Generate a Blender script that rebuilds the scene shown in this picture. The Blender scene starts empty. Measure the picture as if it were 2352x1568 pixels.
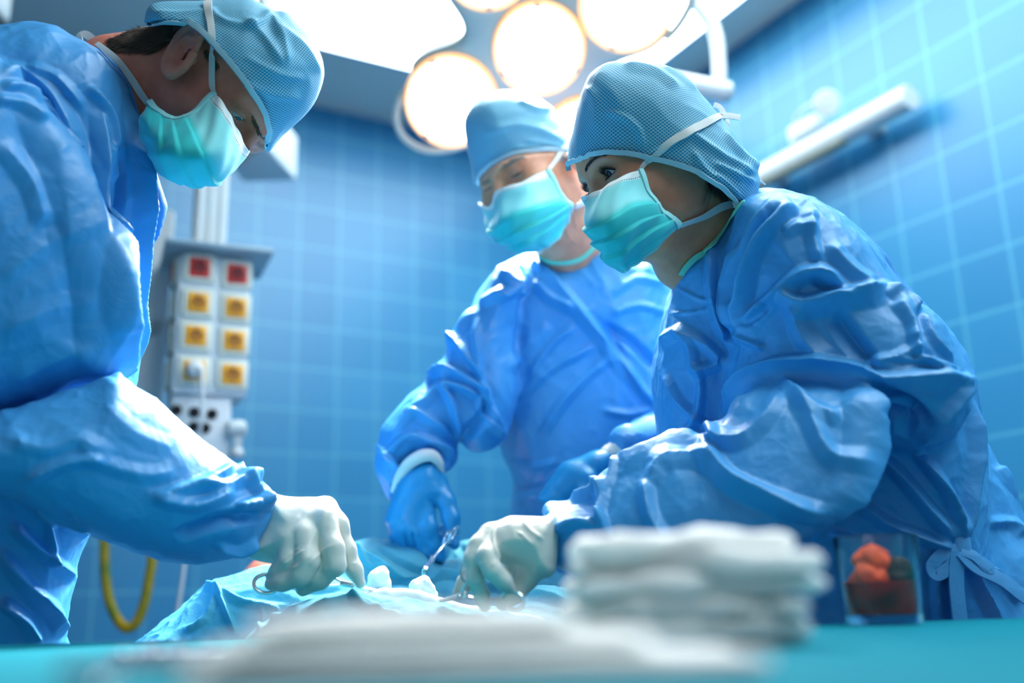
import bpy, math, random
import numpy as np
from mathutils import Vector, Matrix
from mathutils.bvhtree import BVHTree
import openvdb

C = bpy.context.scene.collection
SC = bpy.context.scene
PI = math.pi
# ------------------------------------------------------------------ camera
F = 35.0 / 36.0 * 2352
CAM = np.array([0.0, 0.0, 1.05])
_u = np.array([-228.0, -8760.0, 2287.0]); _u /= np.linalg.norm(_u)
_f = np.array([0, 0, 1.0]); _y = _f - _f.dot(_u) * _u; _y /= np.linalg.norm(_y)
_x = np.cross(_y, _u)
if _x[0] < 0: _x = -_x
M = np.array([_x, _y, _u])                 # camera coords (right, down, forward) -> world

cam_d = bpy.data.cameras.new('camera'); cam = bpy.data.objects.new('camera', cam_d); C.objects.link(cam)
cam_d.lens = 35; cam_d.sensor_width = 36; cam_d.clip_start = 0.02
R, D_, Fw = M[:, 0], M[:, 1], M[:, 2]
cam.matrix_world = Matrix(((R[0], -D_[0], -Fw[0], CAM[0]), (R[1], -D_[1], -Fw[1], CAM[1]), (R[2], -D_[2], -Fw[2], CAM[2]), (0, 0, 0, 1)))
cam_d.dof.use_dof = True; cam_d.dof.focus_distance = 1.20; cam_d.dof.aperture_fstop = 1.7
SC.camera = cam
SC.view_settings.view_transform = 'Standard'; SC.view_settings.look = 'None'
SC.view_settings.gamma = 1.0; SC.view_settings.exposure = -0.12; SC.view_settings.use_curve_mapping = False
# ------------------------------------------------------------------ light
WORLD_STRENGTH = 0.34
W = bpy.data.worlds.new('room_light'); SC.world = W; W.use_nodes = True
_n = W.node_tree; _bg = _n.nodes['Background']; _tc = _n.nodes.new('ShaderNodeTexCoord'); _sp = _n.nodes.new('ShaderNodeSeparateXYZ'); _rp = _n.nodes.new('ShaderNodeValToRGB')
_mr = _n.nodes.new('ShaderNodeMapRange'); _mr.inputs[1].default_value = -1; _n.links.new(_tc.outputs['Generated'], _sp.inputs[0]); _n.links.new(_sp.outputs[2], _mr.inputs[0]); _n.links.new(_mr.outputs[0], _rp.inputs[0]); _n.links.new(_rp.outputs[0], _bg.inputs[0])
_rp.color_ramp.elements[0].position = .30; _rp.color_ramp.elements[0].color = (.07, .12, .22, 1)      # the dim blue floor side of the open room
_rp.color_ramp.elements[1].position = .85; _rp.color_ramp.elements[1].color = (1.0, 1.0, 1.0, 1)       # the lit ceiling side
_e = _rp.color_ramp.elements.new(.52); _e.color = (.55, .56, .57, 1)
_bg.inputs[1].default_value = WORLD_STRENGTH
PANEL_STRENGTH = 7.0      # luminous ceiling
LENS_STRENGTH = 16.0      # surgical lamp lenses
SPOT_WATTS = 95.0         # each surgical lamp beam

def ray(x, y): return M @ np.array([(x - 1176) / F, (y - 784) / F, 1.0])
def P(x, y, H):
    r = ray(x, y); return CAM + r * (H / r[1])
def mpp(x, y, H): return H / ray(x, y)[1] / F          # metres per pixel there
def proj(p):
    c = (np.asarray(p) - CAM) @ M
    return np.stack([1176 + F * c[..., 0] / c[..., 2], 784 + F * c[..., 1] / c[..., 2]], -1)
def nrm(v): v = np.asarray(v, float); return v / (np.linalg.norm(v, axis=-1, keepdims=True) + 1e-12)

# ------------------------------------------------------------------ objects
def tag(o, label=None, cat=None, group=None, kind=None):
    if label: o['label'] = label
    if cat: o['category'] = cat
    if group: o['group'] = group
    if kind: o['kind'] = kind
    return o
def empty(name, loc=(0, 0, 0)):
    o = bpy.data.objects.new(name, None); C.objects.link(o); o.location = loc; o.empty_display_size = .05
    return o
bpy_keep = []
def mesh(name, V, Fc, mat, parent=None, smooth=True, uv=None):
    me = bpy.data.meshes.new(name)
    V = np.asarray(V, float)
    if isinstance(Fc, np.ndarray) and Fc.ndim == 2:
        k_ = Fc.shape[1]; me.vertices.add(len(V)); me.vertices.foreach_set('co', V.astype(np.float32).ravel())
        me.loops.add(Fc.size); me.loops.foreach_set('vertex_index', np.ascontiguousarray(Fc, np.int32).ravel())
        me.polygons.add(len(Fc)); me.polygons.foreach_set('loop_start', np.arange(0, Fc.size, k_, dtype=np.int32))
        me.update(calc_edges=True); me.validate()
    else: me.from_pydata(V.tolist(), [], [list(map(int, f)) for f in Fc])
    me.update()
    if smooth: me.polygons.foreach_set('use_smooth', [True] * len(me.polygons))
    if uv is not None:
        l = me.uv_layers.new(name='UVMap')
        idx = np.zeros(len(me.loops), np.int32); me.loops.foreach_get('vertex_index', idx)
        l.data.foreach_set('uv', np.asarray(uv, np.float32)[idx].ravel())
    if mat: me.materials.append(mat)
    o = bpy.data.objects.new(name, me); C.objects.link(o)
    if parent is not None:
        o.parent = parent
        if parent.parent is None: o.matrix_parent_inverse = Matrix.Translation(-Vector(parent.location))
    return o
def fix_normals(V, Fc):
    Fc = np.asarray(Fc); a, b, c = V[Fc[:, 0]], V[Fc[:, 1]], V[Fc[:, 2]]
    vol = np.einsum('ij,ij->i', a, np.cross(b, c)).sum()
    return Fc[:, ::-1] if vol < 0 else Fc
# ------------------------------------------------------------------ implicit solids
def smin(a, b, k):
    h = np.clip(0.5 + 0.5 * (b - a) / k, 0, 1); return b * (1 - h) + a * h - k * h * (1 - h)
def smax(a, b, k): return -smin(-a, -b, k)
def cone(a, b, ra, rb):
    a = np.asarray(a, float); b = np.asarray(b, float); ab = b - a; L = ab.dot(ab) + 1e-12
    def f(p):
        t = np.clip((p - a) @ ab / L, 0, 1); return np.linalg.norm(p - a - t[:, None] * ab, axis=1) - (ra + (rb - ra) * t)
    return f
def chain(pts, k=.006):      # pts: (px, py, H, r_px)
    q = [(P(x, y, H), r * mpp(x, y, H)) for x, y, H, r in pts]
    fs = [cone(q[i][0], q[i + 1][0], q[i][1], q[i + 1][1]) for i in range(len(q) - 1)]
    return union(fs, k)
def ell(c, r, Rm=None):
    c = np.asarray(c, float); r = np.asarray(r, float)
    def f(p):
        q = p - c
        if Rm is not None: q = q @ Rm
        k0 = np.linalg.norm(q / r, axis=1); k1 = np.linalg.norm(q / (r * r), axis=1) + 1e-9
        return k0 * (k0 - 1) / k1
    return f
def union(fs, k):
    def f(p):
        v = fs[0](p)
        for g in fs[1:]: v = smin(v, g(p), k)
        return v
    return f
def minus(a, b, k=.002): return lambda p: smax(a(p), -b(p), k)
def inter(a, b, k=.002): return lambda p: smax(a(p), b(p), k)
def rot(fn, o, Rm): return lambda p: fn((p - o) @ Rm)
def cr(pts, n=6, closed=False):
    pts = np.asarray(pts, float); N = len(pts); out = []
    rng = range(N) if closed else range(N - 1)
    for i in rng:
        if closed: a, b, c, d = pts[i - 1], pts[i], pts[(i + 1) % N], pts[(i + 2) % N]
        else: a, b, c, d = pts[max(i - 1, 0)], pts[i], pts[i + 1], pts[min(i + 2, N - 1)]
        for t in np.arange(n) / n:
            out.append(.5 * ((2 * b) + (c - a) * t + (2 * a - 5 * b + 4 * c - d) * t * t + (3 * b - a - 3 * c + d) * t ** 3))
    if not closed: out.append(pts[-1])
    return np.array(out)
def sd_poly(q, pl):
    d = np.full(len(q), 1e9); s = np.ones(len(q), bool)
    for i in range(len(pl)):
        a = pl[i]; b = pl[i - 1]; e = b - a; w = q - a
        t = np.clip((w @ e) / (e @ e + 1e-12), 0, 1)
        d = np.minimum(d, ((w - t[:, None] * e) ** 2).sum(1))
        c1 = q[:, 1] >= a[1]; c2 = q[:, 1] < b[1]; c3 = e[0] * w[:, 1] > e[1] * w[:, 0]
        s ^= (c1 & c2 & c3) | (~c1 & ~c2 & ~c3)
    return np.sqrt(d) * np.where(s, 1, -1)
def frame_for(poly, H):
    """axis from camera through the outline's middle; the body is built at distance H with real depth round it"""
    m = np.asarray(poly, float)[:, :2].mean(0)
    c = P(m[0], m[1], H); a = nrm(c - CAM); r = nrm(np.cross(a, [0, 0, 1.0])); u = np.cross(r, a)
    return c, a, r, u
def to_plane(pts, H, fr, tilt=(0, 0)):
    c, a, r, u = fr; out = []
    for x, y in np.asarray(pts, float)[:, :2]:
        d = nrm(P(x, y, 1.0) - CAM)
        n = a - tilt[0] * r - tilt[1] * u          # plane: depth = tilt . (r,u)
        t = (c - CAM).dot(n) / d.dot(n); q = CAM + d * t - c
        out.append((q.dot(r), q.dot(u)))
    return np.array(out)
def inflate(poly, H, w, T, tilt=(0, 0), sm=0, Tb=None):
    if sm: poly = cr(poly, sm, True)
    fr = frame_for(poly, H); pl = to_plane(poly, H, fr, tilt); c, a, r, u = fr
    Tb = Tb or T
    def f(p):
        q = p - c; x = q @ r; y = q @ u; z = q @ a - tilt[0] * x - tilt[1] * y
        s = sd_poly(np.stack([x, y], 1), pl)
        e = np.maximum(1 + s / w, 0)
        TT = np.where(z < 0, T, Tb)
        return (np.sqrt((z / TT) ** 2 + e * e) - 1) * min(T, w)
    f.pl = pl; f.fr = fr
    return f
def prism(poly, H, sm=0, tilt=(0, 0)):
    if sm: poly = cr(poly, sm, True)
    fr = frame_for(poly, H); pl = to_plane(poly, H, fr, tilt); c, a, r, u = fr
    def f(p):
        q = p - c; return sd_poly(np.stack([q @ r, q @ u], 1), pl)
    return f
def polymesh(fn, lo, hi, h):
    lo = np.asarray(lo, float); hi = np.asarray(hi, float)
    B = 4; n = (np.ceil((hi - lo) / h / B).astype(int) + 1) * B
    cn = n // B
    g = np.stack(np.meshgrid(*[np.arange(k) for k in cn], indexing='ij'), -1).reshape(-1, 3)
    cc = lo + (g + .5) * B * h
    cv = fn(cc)
    act = np.abs(cv) < B * h * 1.35
    arr = np.repeat(np.repeat(np.repeat(cv.reshape(cn), B, 0), B, 1), B, 2).astype(np.float32)
    ga = g[act]
    off = np.stack(np.meshgrid(*[np.arange(B)] * 3, indexing='ij'), -1).reshape(-1, 3)
    idx = (ga[:, None, :] * B + off[None]).reshape(-1, 3)
    v = np.empty(len(idx), np.float32)
    for s in range(0, len(idx), 400000): v[s:s + 400000] = fn(lo + idx[s:s + 400000] * h)
    arr[idx[:, 0], idx[:, 1], idx[:, 2]] = v
    arr = np.clip(arr, -3 * h, 3 * h) / h
    arr[0] = arr[-1] = 3; arr[:, 0] = arr[:, -1] = 3; arr[:, :, 0] = arr[:, :, -1] = 3
    gr = openvdb.FloatGrid(background=3.0); gr.copyFromArray(arr.astype(np.float32))
    V, Q = gr.convertToQuads(isovalue=0.0)
    V = lo + V * h
    Q = fix_normals(V, Q)
    return V, Q
def vnormals(V, Q):
    n = np.cross(V[Q[:, 2]] - V[Q[:, 0]], V[Q[:, 3]] - V[Q[:, 1]]); N = np.zeros_like(V)
    for k in range(4): np.add.at(N, Q[:, k], n)
    return nrm(N)
def smooth_verts(V, Q, it=1, f=.5):
    E = np.concatenate([Q[:, [0, 1]], Q[:, [1, 2]], Q[:, [2, 3]], Q[:, [3, 0]]])
    for _ in range(it):
        S = np.zeros_like(V); n = np.zeros(len(V))
        np.add.at(S, E[:, 0], V[E[:, 1]]); np.add.at(S, E[:, 1], V[E[:, 0]]); np.add.at(n, E[:, 0], 1); np.add.at(n, E[:, 1], 1)
        V = V + (S / n[:, None] - V) * f
    return V
def subdivide(V, Q):
    E = np.sort(np.concatenate([Q[:, [0, 1]], Q[:, [1, 2]], Q[:, [2, 3]], Q[:, [3, 0]]]), 1).astype(np.int64)
    key = E[:, 0] * len(V) + E[:, 1]; u, inv = np.unique(key, return_inverse=True); n = len(V); nf = len(Q)
    a = u // n; b = u % n; VM = (V[a] + V[b]) / 2; VF = V[Q].mean(1); e = (inv + n).reshape(4, nf); f = np.arange(nf) + n + len(u)
    V2 = np.concatenate([V, VM, VF])
    Q2 = np.concatenate([np.stack([Q[:, 0], e[0], f, e[3]], 1), np.stack([e[0], Q[:, 1], e[1], f], 1), np.stack([f, e[1], Q[:, 2], e[2]], 1), np.stack([e[3], f, e[2], Q[:, 3]], 1)])
    return V2, Q2
# noise
_rs = np.random.RandomState(7); _G = nrm(_rs.normal(size=(4096, 3)))
def gnoise(p):
    i = np.floor(p).astype(np.int64); fr_ = p - i; u = fr_ * fr_ * fr_ * (fr_ * (fr_ * 6 - 15) + 10); r = 0
    for dx in (0, 1):
        for dy in (0, 1):
            for dz in (0, 1):
                h = ((i[:, 0] + dx) * 73856093 ^ (i[:, 1] + dy) * 19349663 ^ (i[:, 2] + dz) * 83492791) & 4095
                d = (fr_ - np.array([dx, dy, dz])); g = (_G[h] * d).sum(1)
                r = r + g * (u[:, 0] if dx else 1 - u[:, 0]) * (u[:, 1] if dy else 1 - u[:, 1]) * (u[:, 2] if dz else 1 - u[:, 2])
    return r
def crumple(p, freq, seed=0, stretch=(1, 1, 1)):
    q = p * np.asarray(stretch) * freq + seed * 17.3
    q = q + .6 * np.stack([gnoise(q * .7 + 5), gnoise(q * .7 + 11), gnoise(q * .7 + 23)], 1)
    a = 1 - np.abs(gnoise(q)) * 2.2; b = 1 - np.abs(gnoise(q * 2.1 + 3)) * 2.2
    return a * a * .7 + b * b * .3 - .5
def stroke_field(px, strokes, wk=1.0, ex=1.5):
    """sum of fold ridges; stroke = (points, half width left, half width right, height mm)"""
    out = np.zeros(len(px))
    for s in strokes:
        pts, wl, wr, h = s[:4]; wl = wl * wk; wr = wr * wk
        pl = cr(pts, 4) if len(pts) > 2 else np.asarray(pts, float)
        lo = pl.min(0) - max(wl, wr); hi = pl.max(0) + max(wl, wr)
        m = np.where(((px > lo) & (px < hi)).all(1))[0]
        if not len(m): continue
        q = px[m]; best = np.full(len(m), 1e9); side = np.zeros(len(m)); tt = np.zeros(len(m))
        n = len(pl) - 1
        for i in range(n):
            a, b = pl[i], pl[i + 1]; e = b - a; w = q - a; t = np.clip((w @ e) / (e @ e + 1e-9), 0, 1)
            d = np.sqrt(((w - t[:, None] * e) ** 2).sum(1)); u = d < best
            best[u] = d[u]; side[u] = np.sign(e[0] * w[u, 1] - e[1] * w[u, 0]); tt[u] = (i + t[u]) / n
        ww = np.where(side > 0, wr, wl); x = np.clip(1 - best / ww, 0, 1)
        taper = np.clip(np.minimum(tt, 1 - tt) * 5 + .12, 0, 1)
        out[m] += h * .0017 * (x ** ex) * taper
    return out
def view_weight(V, N): return np.clip((N * nrm(CAM - V)).sum(1) * 2.5 + .35, 0, 1)
def solid(name, fn, lo, hi, h, mat, parent=None, strokes=(), noise=(), sm=1, uvf=None, wk=1.0, ex=1.5, sub=0):
    V, Q = polymesh(fn, lo, hi, h)
    V = smooth_verts(V, Q, sm)
    for _ in range(sub): V, Q = subdivide(V, Q); V = smooth_verts(V, Q, 2)
    N = vnormals(V, Q)
    d = np.zeros(len(V))
    for (fq, amp, seed, st) in noise: d += amp * crumple(V, fq, seed, st)
    if strokes: d += stroke_field(proj(V), strokes, wk, ex) * view_weight(V, N)
    if len(noise) or len(strokes): V = V + N * d[:, None]; V = smooth_verts(V, Q, 1, .2)
    o = mesh(name, V, Q, mat, parent, uv=uvf(V) if uvf else None)
    o['_n'] = 0; del o['_n']
    BV[o.name] = BVHTree.FromPolygons(V.tolist(), np.asarray(Q).tolist())
    return o
BV = {}
def hit(x, y, names, off=.001):
    d = nrm(ray(x, y)); best = None
    for n in names:
        loc, no, _, dist = BV[n].ray_cast(Vector(CAM), Vector(d))
        if loc is not None and (best is None or dist < best[2]): best = (np.array(loc), np.array(no), dist)
    if best is None: return None
    n = best[1]
    if n.dot(d) > 0: n = -n
    return best[0] + n * off, n
def bounds(pts, pad):
    a = np.array([P(*p[:3]) for p in pts]); return a.min(0) - pad, a.max(0) + pad
# ------------------------------------------------------------------ simple shapes
class MB:
    def __init__(s): s.V = []; s.Q = []
    def add(s, V, Q):
        o = len(s.V); s.V += [tuple(map(float, v)) for v in V]; s.Q += [tuple(int(i) + o for i in q) for q in Q]; return s
    def box(s, c, size, Rm=None, bev=0.0):
        """rounded box: centre c, full size, axes = columns of Rm"""
        c = np.asarray(c, float); hx, hy, hz = np.asarray(size, float) / 2; Rm = np.eye(3) if Rm is None else Rm
        b = min(bev, hx * .9, hy * .9, hz * .9)
        if b <= 0:
            V = [(sx * hx, sy * hy, sz * hz) for sz in (-1, 1) for sy in (-1, 1) for sx in (-1, 1)]
            Q = [(0, 2, 3, 1), (4, 5, 7, 6), (0, 1, 5, 4), (2, 6, 7, 3), (0, 4, 6, 2), (1, 3, 7, 5)]
        else:
            K = 3; ring = []
            for (sx, sy), a0 in zip(((1, 1), (-1, 1), (-1, -1), (1, -1)), (0, 90, 180, 270)):
                for i in range(K + 1): ring.append((sx, sy, math.radians(a0 + 90 * i / K)))
            lev = [(-hz, -b, True)]; V = []; Q = []
            for (z, ins) in ((-hz, b), (-hz + b * .3, b * .3), (-hz + b, 0), (hz - b, 0), (hz - b * .3, b * .3), (hz, b)):
                for sx, sy, a in ring:
                    V.append((sx * (hx - b) + math.cos(a) * (b - ins), sy * (hy - b) + math.sin(a) * (b - ins), z))
            n = len(ring)
            for k in range(5):
                for i in range(n): Q.append((k * n + i, k * n + (i + 1) % n, (k + 1) * n + (i + 1) % n, (k + 1) * n + i))
            Q.append(tuple(range(n - 1, -1, -1))); Q.append(tuple(range(5 * n, 6 * n)))
        V = np.array(V) @ np.asarray(Rm).T + c
        return s.add(V, Q)
    def tube(s, pts, r, n=12, cap=True, closed=False, flat=1.0):
        pts = np.asarray(pts, float); m = len(pts); r = np.full(m, r) if np.isscalar(r) else np.asarray(r, float)
        if closed: T = nrm(np.roll(pts, -1, 0) - np.roll(pts, 1, 0))
        else: T = nrm(np.gradient(pts, axis=0))
        up = np.array([0, 0, 1.0]) if abs(T[0][2]) < .9 else np.array([1.0, 0, 0])
        u = nrm(np.cross(T[0], up)); V = []
        for i in range(m):
            u = nrm(u - T[i] * u.dot(T[i])); v = np.cross(T[i], u)
            for k in range(n):
                a = 2 * PI * k / n; V.append(pts[i] + r[i] * (math.cos(a) * u + flat * math.sin(a) * v))
        Q = []
        for i in range(m if closed else m - 1):
            j = (i + 1) % m
            for k in range(n): Q.append((i * n + k, i * n + (k + 1) % n, j * n + (k + 1) % n, j * n + k))
        if cap and not closed: Q.append(tuple(range(n - 1, -1, -1))); Q.append(tuple(range((m - 1) * n, m * n)))
        return s.add(V, Q)
    def lathe(s, c, axis, prof, n=48):
        """prof: (radius, height) along axis"""
        c = np.asarray(c, float); a = nrm(axis); u = nrm(np.cross(a, [0.3, 0.2, 1.0])); v = np.cross(a, u); V = []
        for r, z in prof:
            for k in range(n):
                t = 2 * PI * k / n; V.append(c + a * z + r * (math.cos(t) * u + math.sin(t) * v))
        Q = [(i * n + k, i * n + (k + 1) % n, (i + 1) * n + (k + 1) % n, (i + 1) * n + k) for i in range(len(prof) - 1) for k in range(n)]
        if prof[0][0] > 1e-6: Q.append(tuple(range(n - 1, -1, -1)))
        if prof[-1][0] > 1e-6: Q.append(tuple(range((len(prof) - 1) * n, len(prof) * n)))
        return s.add(V, Q)
    def build(s, name, mat, parent=None, smooth=True, auto=35):
        o = mesh(name, s.V, s.Q, mat, parent, smooth)
        if smooth and auto:
            me = o.data
            try: me.set_sharp_from_angle(angle=math.radians(auto))
            except Exception: pass
        return o
def ribbon(pts, width, normals, th=.0006):
    """flat strip through 3-D points with real thickness"""
    pts = np.asarray(pts, float); T = nrm(np.gradient(pts, axis=0)); normals = nrm(np.asarray(normals, float))
    w = np.full(len(pts), width) if np.isscalar(width) else np.asarray(width)
    S = nrm(np.cross(T, normals)); V = []
    for i in range(len(pts)):
        for a, b in ((-1, 1), (0, 1.6), (1, 1), (1, -1), (-1, -1)): V.append(pts[i] + S[i] * a * w[i] / 2 + normals[i] * b * th)
    Q = [(i * 5 + k, i * 5 + (k + 1) % 5, (i + 1) * 5 + (k + 1) % 5, (i + 1) * 5 + k) for i in range(len(pts) - 1) for k in range(5)]
    Q += [(4, 3, 2, 1, 0), tuple(range(len(pts) * 5 - 5, len(pts) * 5))]
    return V, Q
def strip_on(px_pts, w_px, names, off=.002, n=6, H=None):
    """strip lying on the surfaces in names (or at distance H where it spans free air)"""
    pl = cr([tuple(q) + ((0,) if len(q) < 3 else ()) for q in px_pts], n); hs_ = []
    for q in pl:
        if q[2] > .2: hs_.append((P(q[0], q[1], q[2]), -nrm(ray(q[0], q[1])))); continue
        hs_.append(hit(q[0], q[1], names, off))
    Hs = [h[0][1] if h is not None else None for h in hs_]
    good = [i for i, h in enumerate(Hs) if h is not None]; Hf_ = np.interp(range(len(Hs)), good, [Hs[i] for i in good]) if good else [H or 1.1] * len(Hs)
    pts = []; ns = []
    for i, (q, h) in enumerate(zip(pl, hs_)):
        if h is None: h = (P(q[0], q[1], Hf_[i]), -nrm(ray(q[0], q[1])))
        pts.append(h[0]); ns.append(h[1])
    pts = np.array(pts); ns = np.array(ns)
    for _ in range(2):
        pts[1:-1] = (pts[:-2] + pts[1:-1] * 2 + pts[2:]) / 4; ns[1:-1] = (ns[:-2] + ns[1:-1] * 2 + ns[2:]) / 4
    w = np.array([w_px * mpp(q[0], q[1], p[1]) for q, p in zip(pl, pts)]) if np.isscalar(w_px) else np.interp(np.linspace(0, 1, len(pl)), np.linspace(0, 1, len(w_px)), w_px) * mpp(pl[0][0], pl[0][1], pts[0][1])
    return ribbon(pts, w, ns)

# ------------------------------------------------------------------ materials
def srgb(r, g, b): return tuple(((c / 255 / 12.92) if c <= 10 else ((c / 255 + .055) / 1.055) ** 2.4) for c in (r, g, b)) + (1,)
def mat(name, col, rough=.5, spec=.5, metal=0.0, emit=None, es=0, noise=None, bump=None, trans=0, sss=0, sss_r=(1, .3, .2), sheen=0, coat=0, ior=None, alpha=None):
    m = bpy.data.materials.new(name); m.use_nodes = True; nt = m.node_tree; b = nt.nodes['Principled BSDF']
    b.inputs['Base Color'].default_value = col; b.inputs['Roughness'].default_value = rough
    b.inputs['Specular IOR Level'].default_value = spec; b.inputs['Metallic'].default_value = metal
    if emit: b.inputs['Emission Color'].default_value = emit; b.inputs['Emission Strength'].default_value = es
    if trans: b.inputs['Transmission Weight'].default_value = trans
    if ior: b.inputs['IOR'].default_value = ior
    if sss:
        b.inputs['Subsurface Weight'].default_value = sss; b.inputs['Subsurface Radius'].default_value = sss_r; b.inputs['Subsurface Scale'].default_value = .006
    if sheen: b.inputs['Sheen Weight'].default_value = sheen
    if coat: b.inputs['Coat Weight'].default_value = coat
    tc = nt.nodes.new('ShaderNodeTexCoord')
    if noise:   # (scale, colour2, amount)
        n = nt.nodes.new('ShaderNodeTexNoise'); n.inputs['Scale'].default_value = noise[0]; n.inputs['Detail'].default_value = 4
        mx = nt.nodes.new('ShaderNodeMix'); mx.data_type = 'RGBA'; mx.inputs[6].default_value = col; mx.inputs[7].default_value = noise[1]
        rp = nt.nodes.new('ShaderNodeMapRange'); rp.inputs[1].default_value = .35; rp.inputs[2].default_value = .7; rp.inputs[4].default_value = noise[2]
        nt.links.new(tc.outputs['Object'], n.inputs['Vector']); nt.links.new(n.outputs[0], rp.inputs[0]); nt.links.new(rp.outputs[0], mx.inputs[0]); nt.links.new(mx.outputs[2], b.inputs['Base Color'])
    if bump:    # (scale, strength, distance)
        n2 = nt.nodes.new('ShaderNodeTexNoise'); n2.inputs['Scale'].default_value = bump[0]; n2.inputs['Detail'].default_value = 3
        bp = nt.nodes.new('ShaderNodeBump'); bp.inputs['Strength'].default_value = bump[1]; bp.inputs['Distance'].default_value = bump[2]
        nt.links.new(tc.outputs['Object'], n2.inputs['Vector']); nt.links.new(n2.outputs[0], bp.inputs['Height']); nt.links.new(bp.outputs[0], b.inputs['Normal'])
    return m
def mnode(nt, op, a, b=None, clamp=False):
    n = nt.nodes.new('ShaderNodeMath'); n.operation = op; n.use_clamp = clamp
    for i, v in enumerate((a, b)):
        if v is None: continue
        if isinstance(v, (int, float)): n.inputs[i].default_value = v
        else: nt.links.new(v, n.inputs[i])
    return n.outputs[0]
# ------------------------------------------------------------------ the room
d1 = np.array([.87462, .48481, 0.0]); d2 = np.array([-.48481, .87462, 0.0]); ZU = np.array([0, 0, 1.0])
CORNER = np.array([.2896, 3.9539, 0.0]); CEIL = 2.87
def tile_mat():
    m = mat('blue_wall_tiles', srgb(44, 124, 184), rough=.34, spec=.6); nt = m.node_tree; b = nt.nodes['Principled BSDF']
    uv = nt.nodes.new('ShaderNodeUVMap'); sp = nt.nodes.new('ShaderNodeSeparateXYZ'); nt.links.new(uv.outputs[0], sp.inputs[0])
    def line(o, off):
        f = mnode(nt, 'FRACT', mnode(nt, 'ADD', mnode(nt, 'DIVIDE', o, .15), off)); f = mnode(nt, 'ABSOLUTE', mnode(nt, 'SUBTRACT', f, .5))
        return mnode(nt, 'GREATER_THAN', f, .472)
    g = mnode(nt, 'MAXIMUM', line(sp.outputs[0], .31), line(sp.outputs[1], .62))
    wn = nt.nodes.new('ShaderNodeTexWhiteNoise'); cmb = nt.nodes.new('ShaderNodeCombineXYZ')
    nt.links.new(mnode(nt, 'FLOOR', mnode(nt, 'ADD', mnode(nt, 'DIVIDE', sp.outputs[0], .15), .31)), cmb.inputs[0])
    nt.links.new(mnode(nt, 'FLOOR', mnode(nt, 'ADD', mnode(nt, 'DIVIDE', sp.outputs[1], .15), .62)), cmb.inputs[1])
    nt.links.new(cmb.outputs[0], wn.inputs['Vector'])
    m1 = nt.nodes.new('ShaderNodeMix'); m1.data_type = 'RGBA'; m1.inputs[6].default_value = srgb(46, 130, 176); m1.inputs[7].default_value = srgb(52, 138, 183)
    nt.links.new(wn.outputs[0], m1.inputs[0])
    m2 = nt.nodes.new('ShaderNodeMix'); m2.data_type = 'RGBA'; m2.inputs[7].default_value = srgb(80, 162, 194)
    nt.links.new(g, m2.inputs[0]); nt.links.new(m1.outputs[2], m2.inputs[6]); nt.links.new(m2.outputs[2], b.inputs['Base Color'])
    return m
TILE = tile_mat()
def wall(name, a, b, out):
    a = np.array(a); b = np.array(b); L = np.linalg.norm(b - a); t = out * .12; up = ZU * CEIL
    V = [a, b, b + up, a + up, a + t, b + t, b + t + up, a + t + up]
    Q = [(0, 1, 2, 3), (5, 4, 7, 6), (4, 0, 3, 7), (1, 5, 6, 2), (3, 2, 6, 7), (4, 5, 1, 0)]
    uv = [(0, 0), (L, 0), (L, CEIL), (0, CEIL)] * 2
    o = mesh(name, V, Q, TILE, None, False, uv=uv); o['kind'] = 'structure'; return o
wall('wall_left', CORNER - d1 * 5.2, CORNER, -np.cross(d1, ZU))
wall('wall_right', CORNER, CORNER - d2 * 4.6, -np.cross(-d2, ZU))
CEILM = mat('ceiling_paint', srgb(232, 228, 220), rough=.7, spec=.2)
FLM = mat('floor_vinyl', srgb(116, 134, 150), rough=.45)
def slab(name, z0, z1, m):
    c = [CORNER, CORNER - d1 * 5.2, CORNER - d1 * 5.2 - d2 * 4.6, CORNER - d2 * 4.6]
    V = [q + ZU * z0 for q in c] + [q + ZU * z1 for q in c]
    o = mesh(name, V, [(0, 1, 2, 3), (7, 6, 5, 4), (0, 4, 5, 1), (1, 5, 6, 2), (2, 6, 7, 3), (3, 7, 4, 0)], m, None, False); o['kind'] = 'structure'; return o
slab('ceiling', CEIL, CEIL + .1, CEILM); slab('floor', -.1, 0, FLM)
RM = np.array([d1, d2, ZU]).T
WHITE = mat('white_enamel', srgb(214, 222, 222), rough=.35)
GREYW = mat('grey_white_plastic', srgb(190, 204, 206), rough=.4)
STEEL = mat('stainless_steel', srgb(200, 205, 208), rough=.2, metal=1.0)
DARK = mat('black_rubber', srgb(22, 24, 28), rough=.7, spec=.2)
# luminous ceiling: bounded by lines seen in the photograph, parallel to the two walls
def ceil_pt(x, y, z):
    r = ray(x, y); return CAM + r * ((z - CAM[2]) / r[2])
zt = CEIL - .035
pb = ceil_pt(848, 142, zt); pr = ceil_pt(1618, 75, zt); pl_ = ceil_pt(520, 0, zt)
s1 = (pr - CORNER).dot(d1); s0 = (pl_ - CORNER).dot(d1); t1 = (pb - CORNER).dot(d2); t0 = t1 - 3.9
mid = (s0 + s1) / 2
panel = empty('ceiling_light', CORNER + d1 * mid + d2 * (t0 + t1) / 2 + ZU * CEIL)
tag(panel, 'large flat white luminous ceiling light above the operating lamp', 'ceiling light')
PANM = mat('luminous_diffuser', (1, 1, 1, 1), rough=.6, emit=srgb(240, 252, 255), es=PANEL_STRENGTH)
m = MB(); m.box(CORNER + d1 * mid + d2 * (t0 + t1) / 2 + ZU * (zt + .012), (s1 - s0, t1 - t0, .02), RM); m.build('diffuser', PANM, panel, False)
m = MB()
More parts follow.
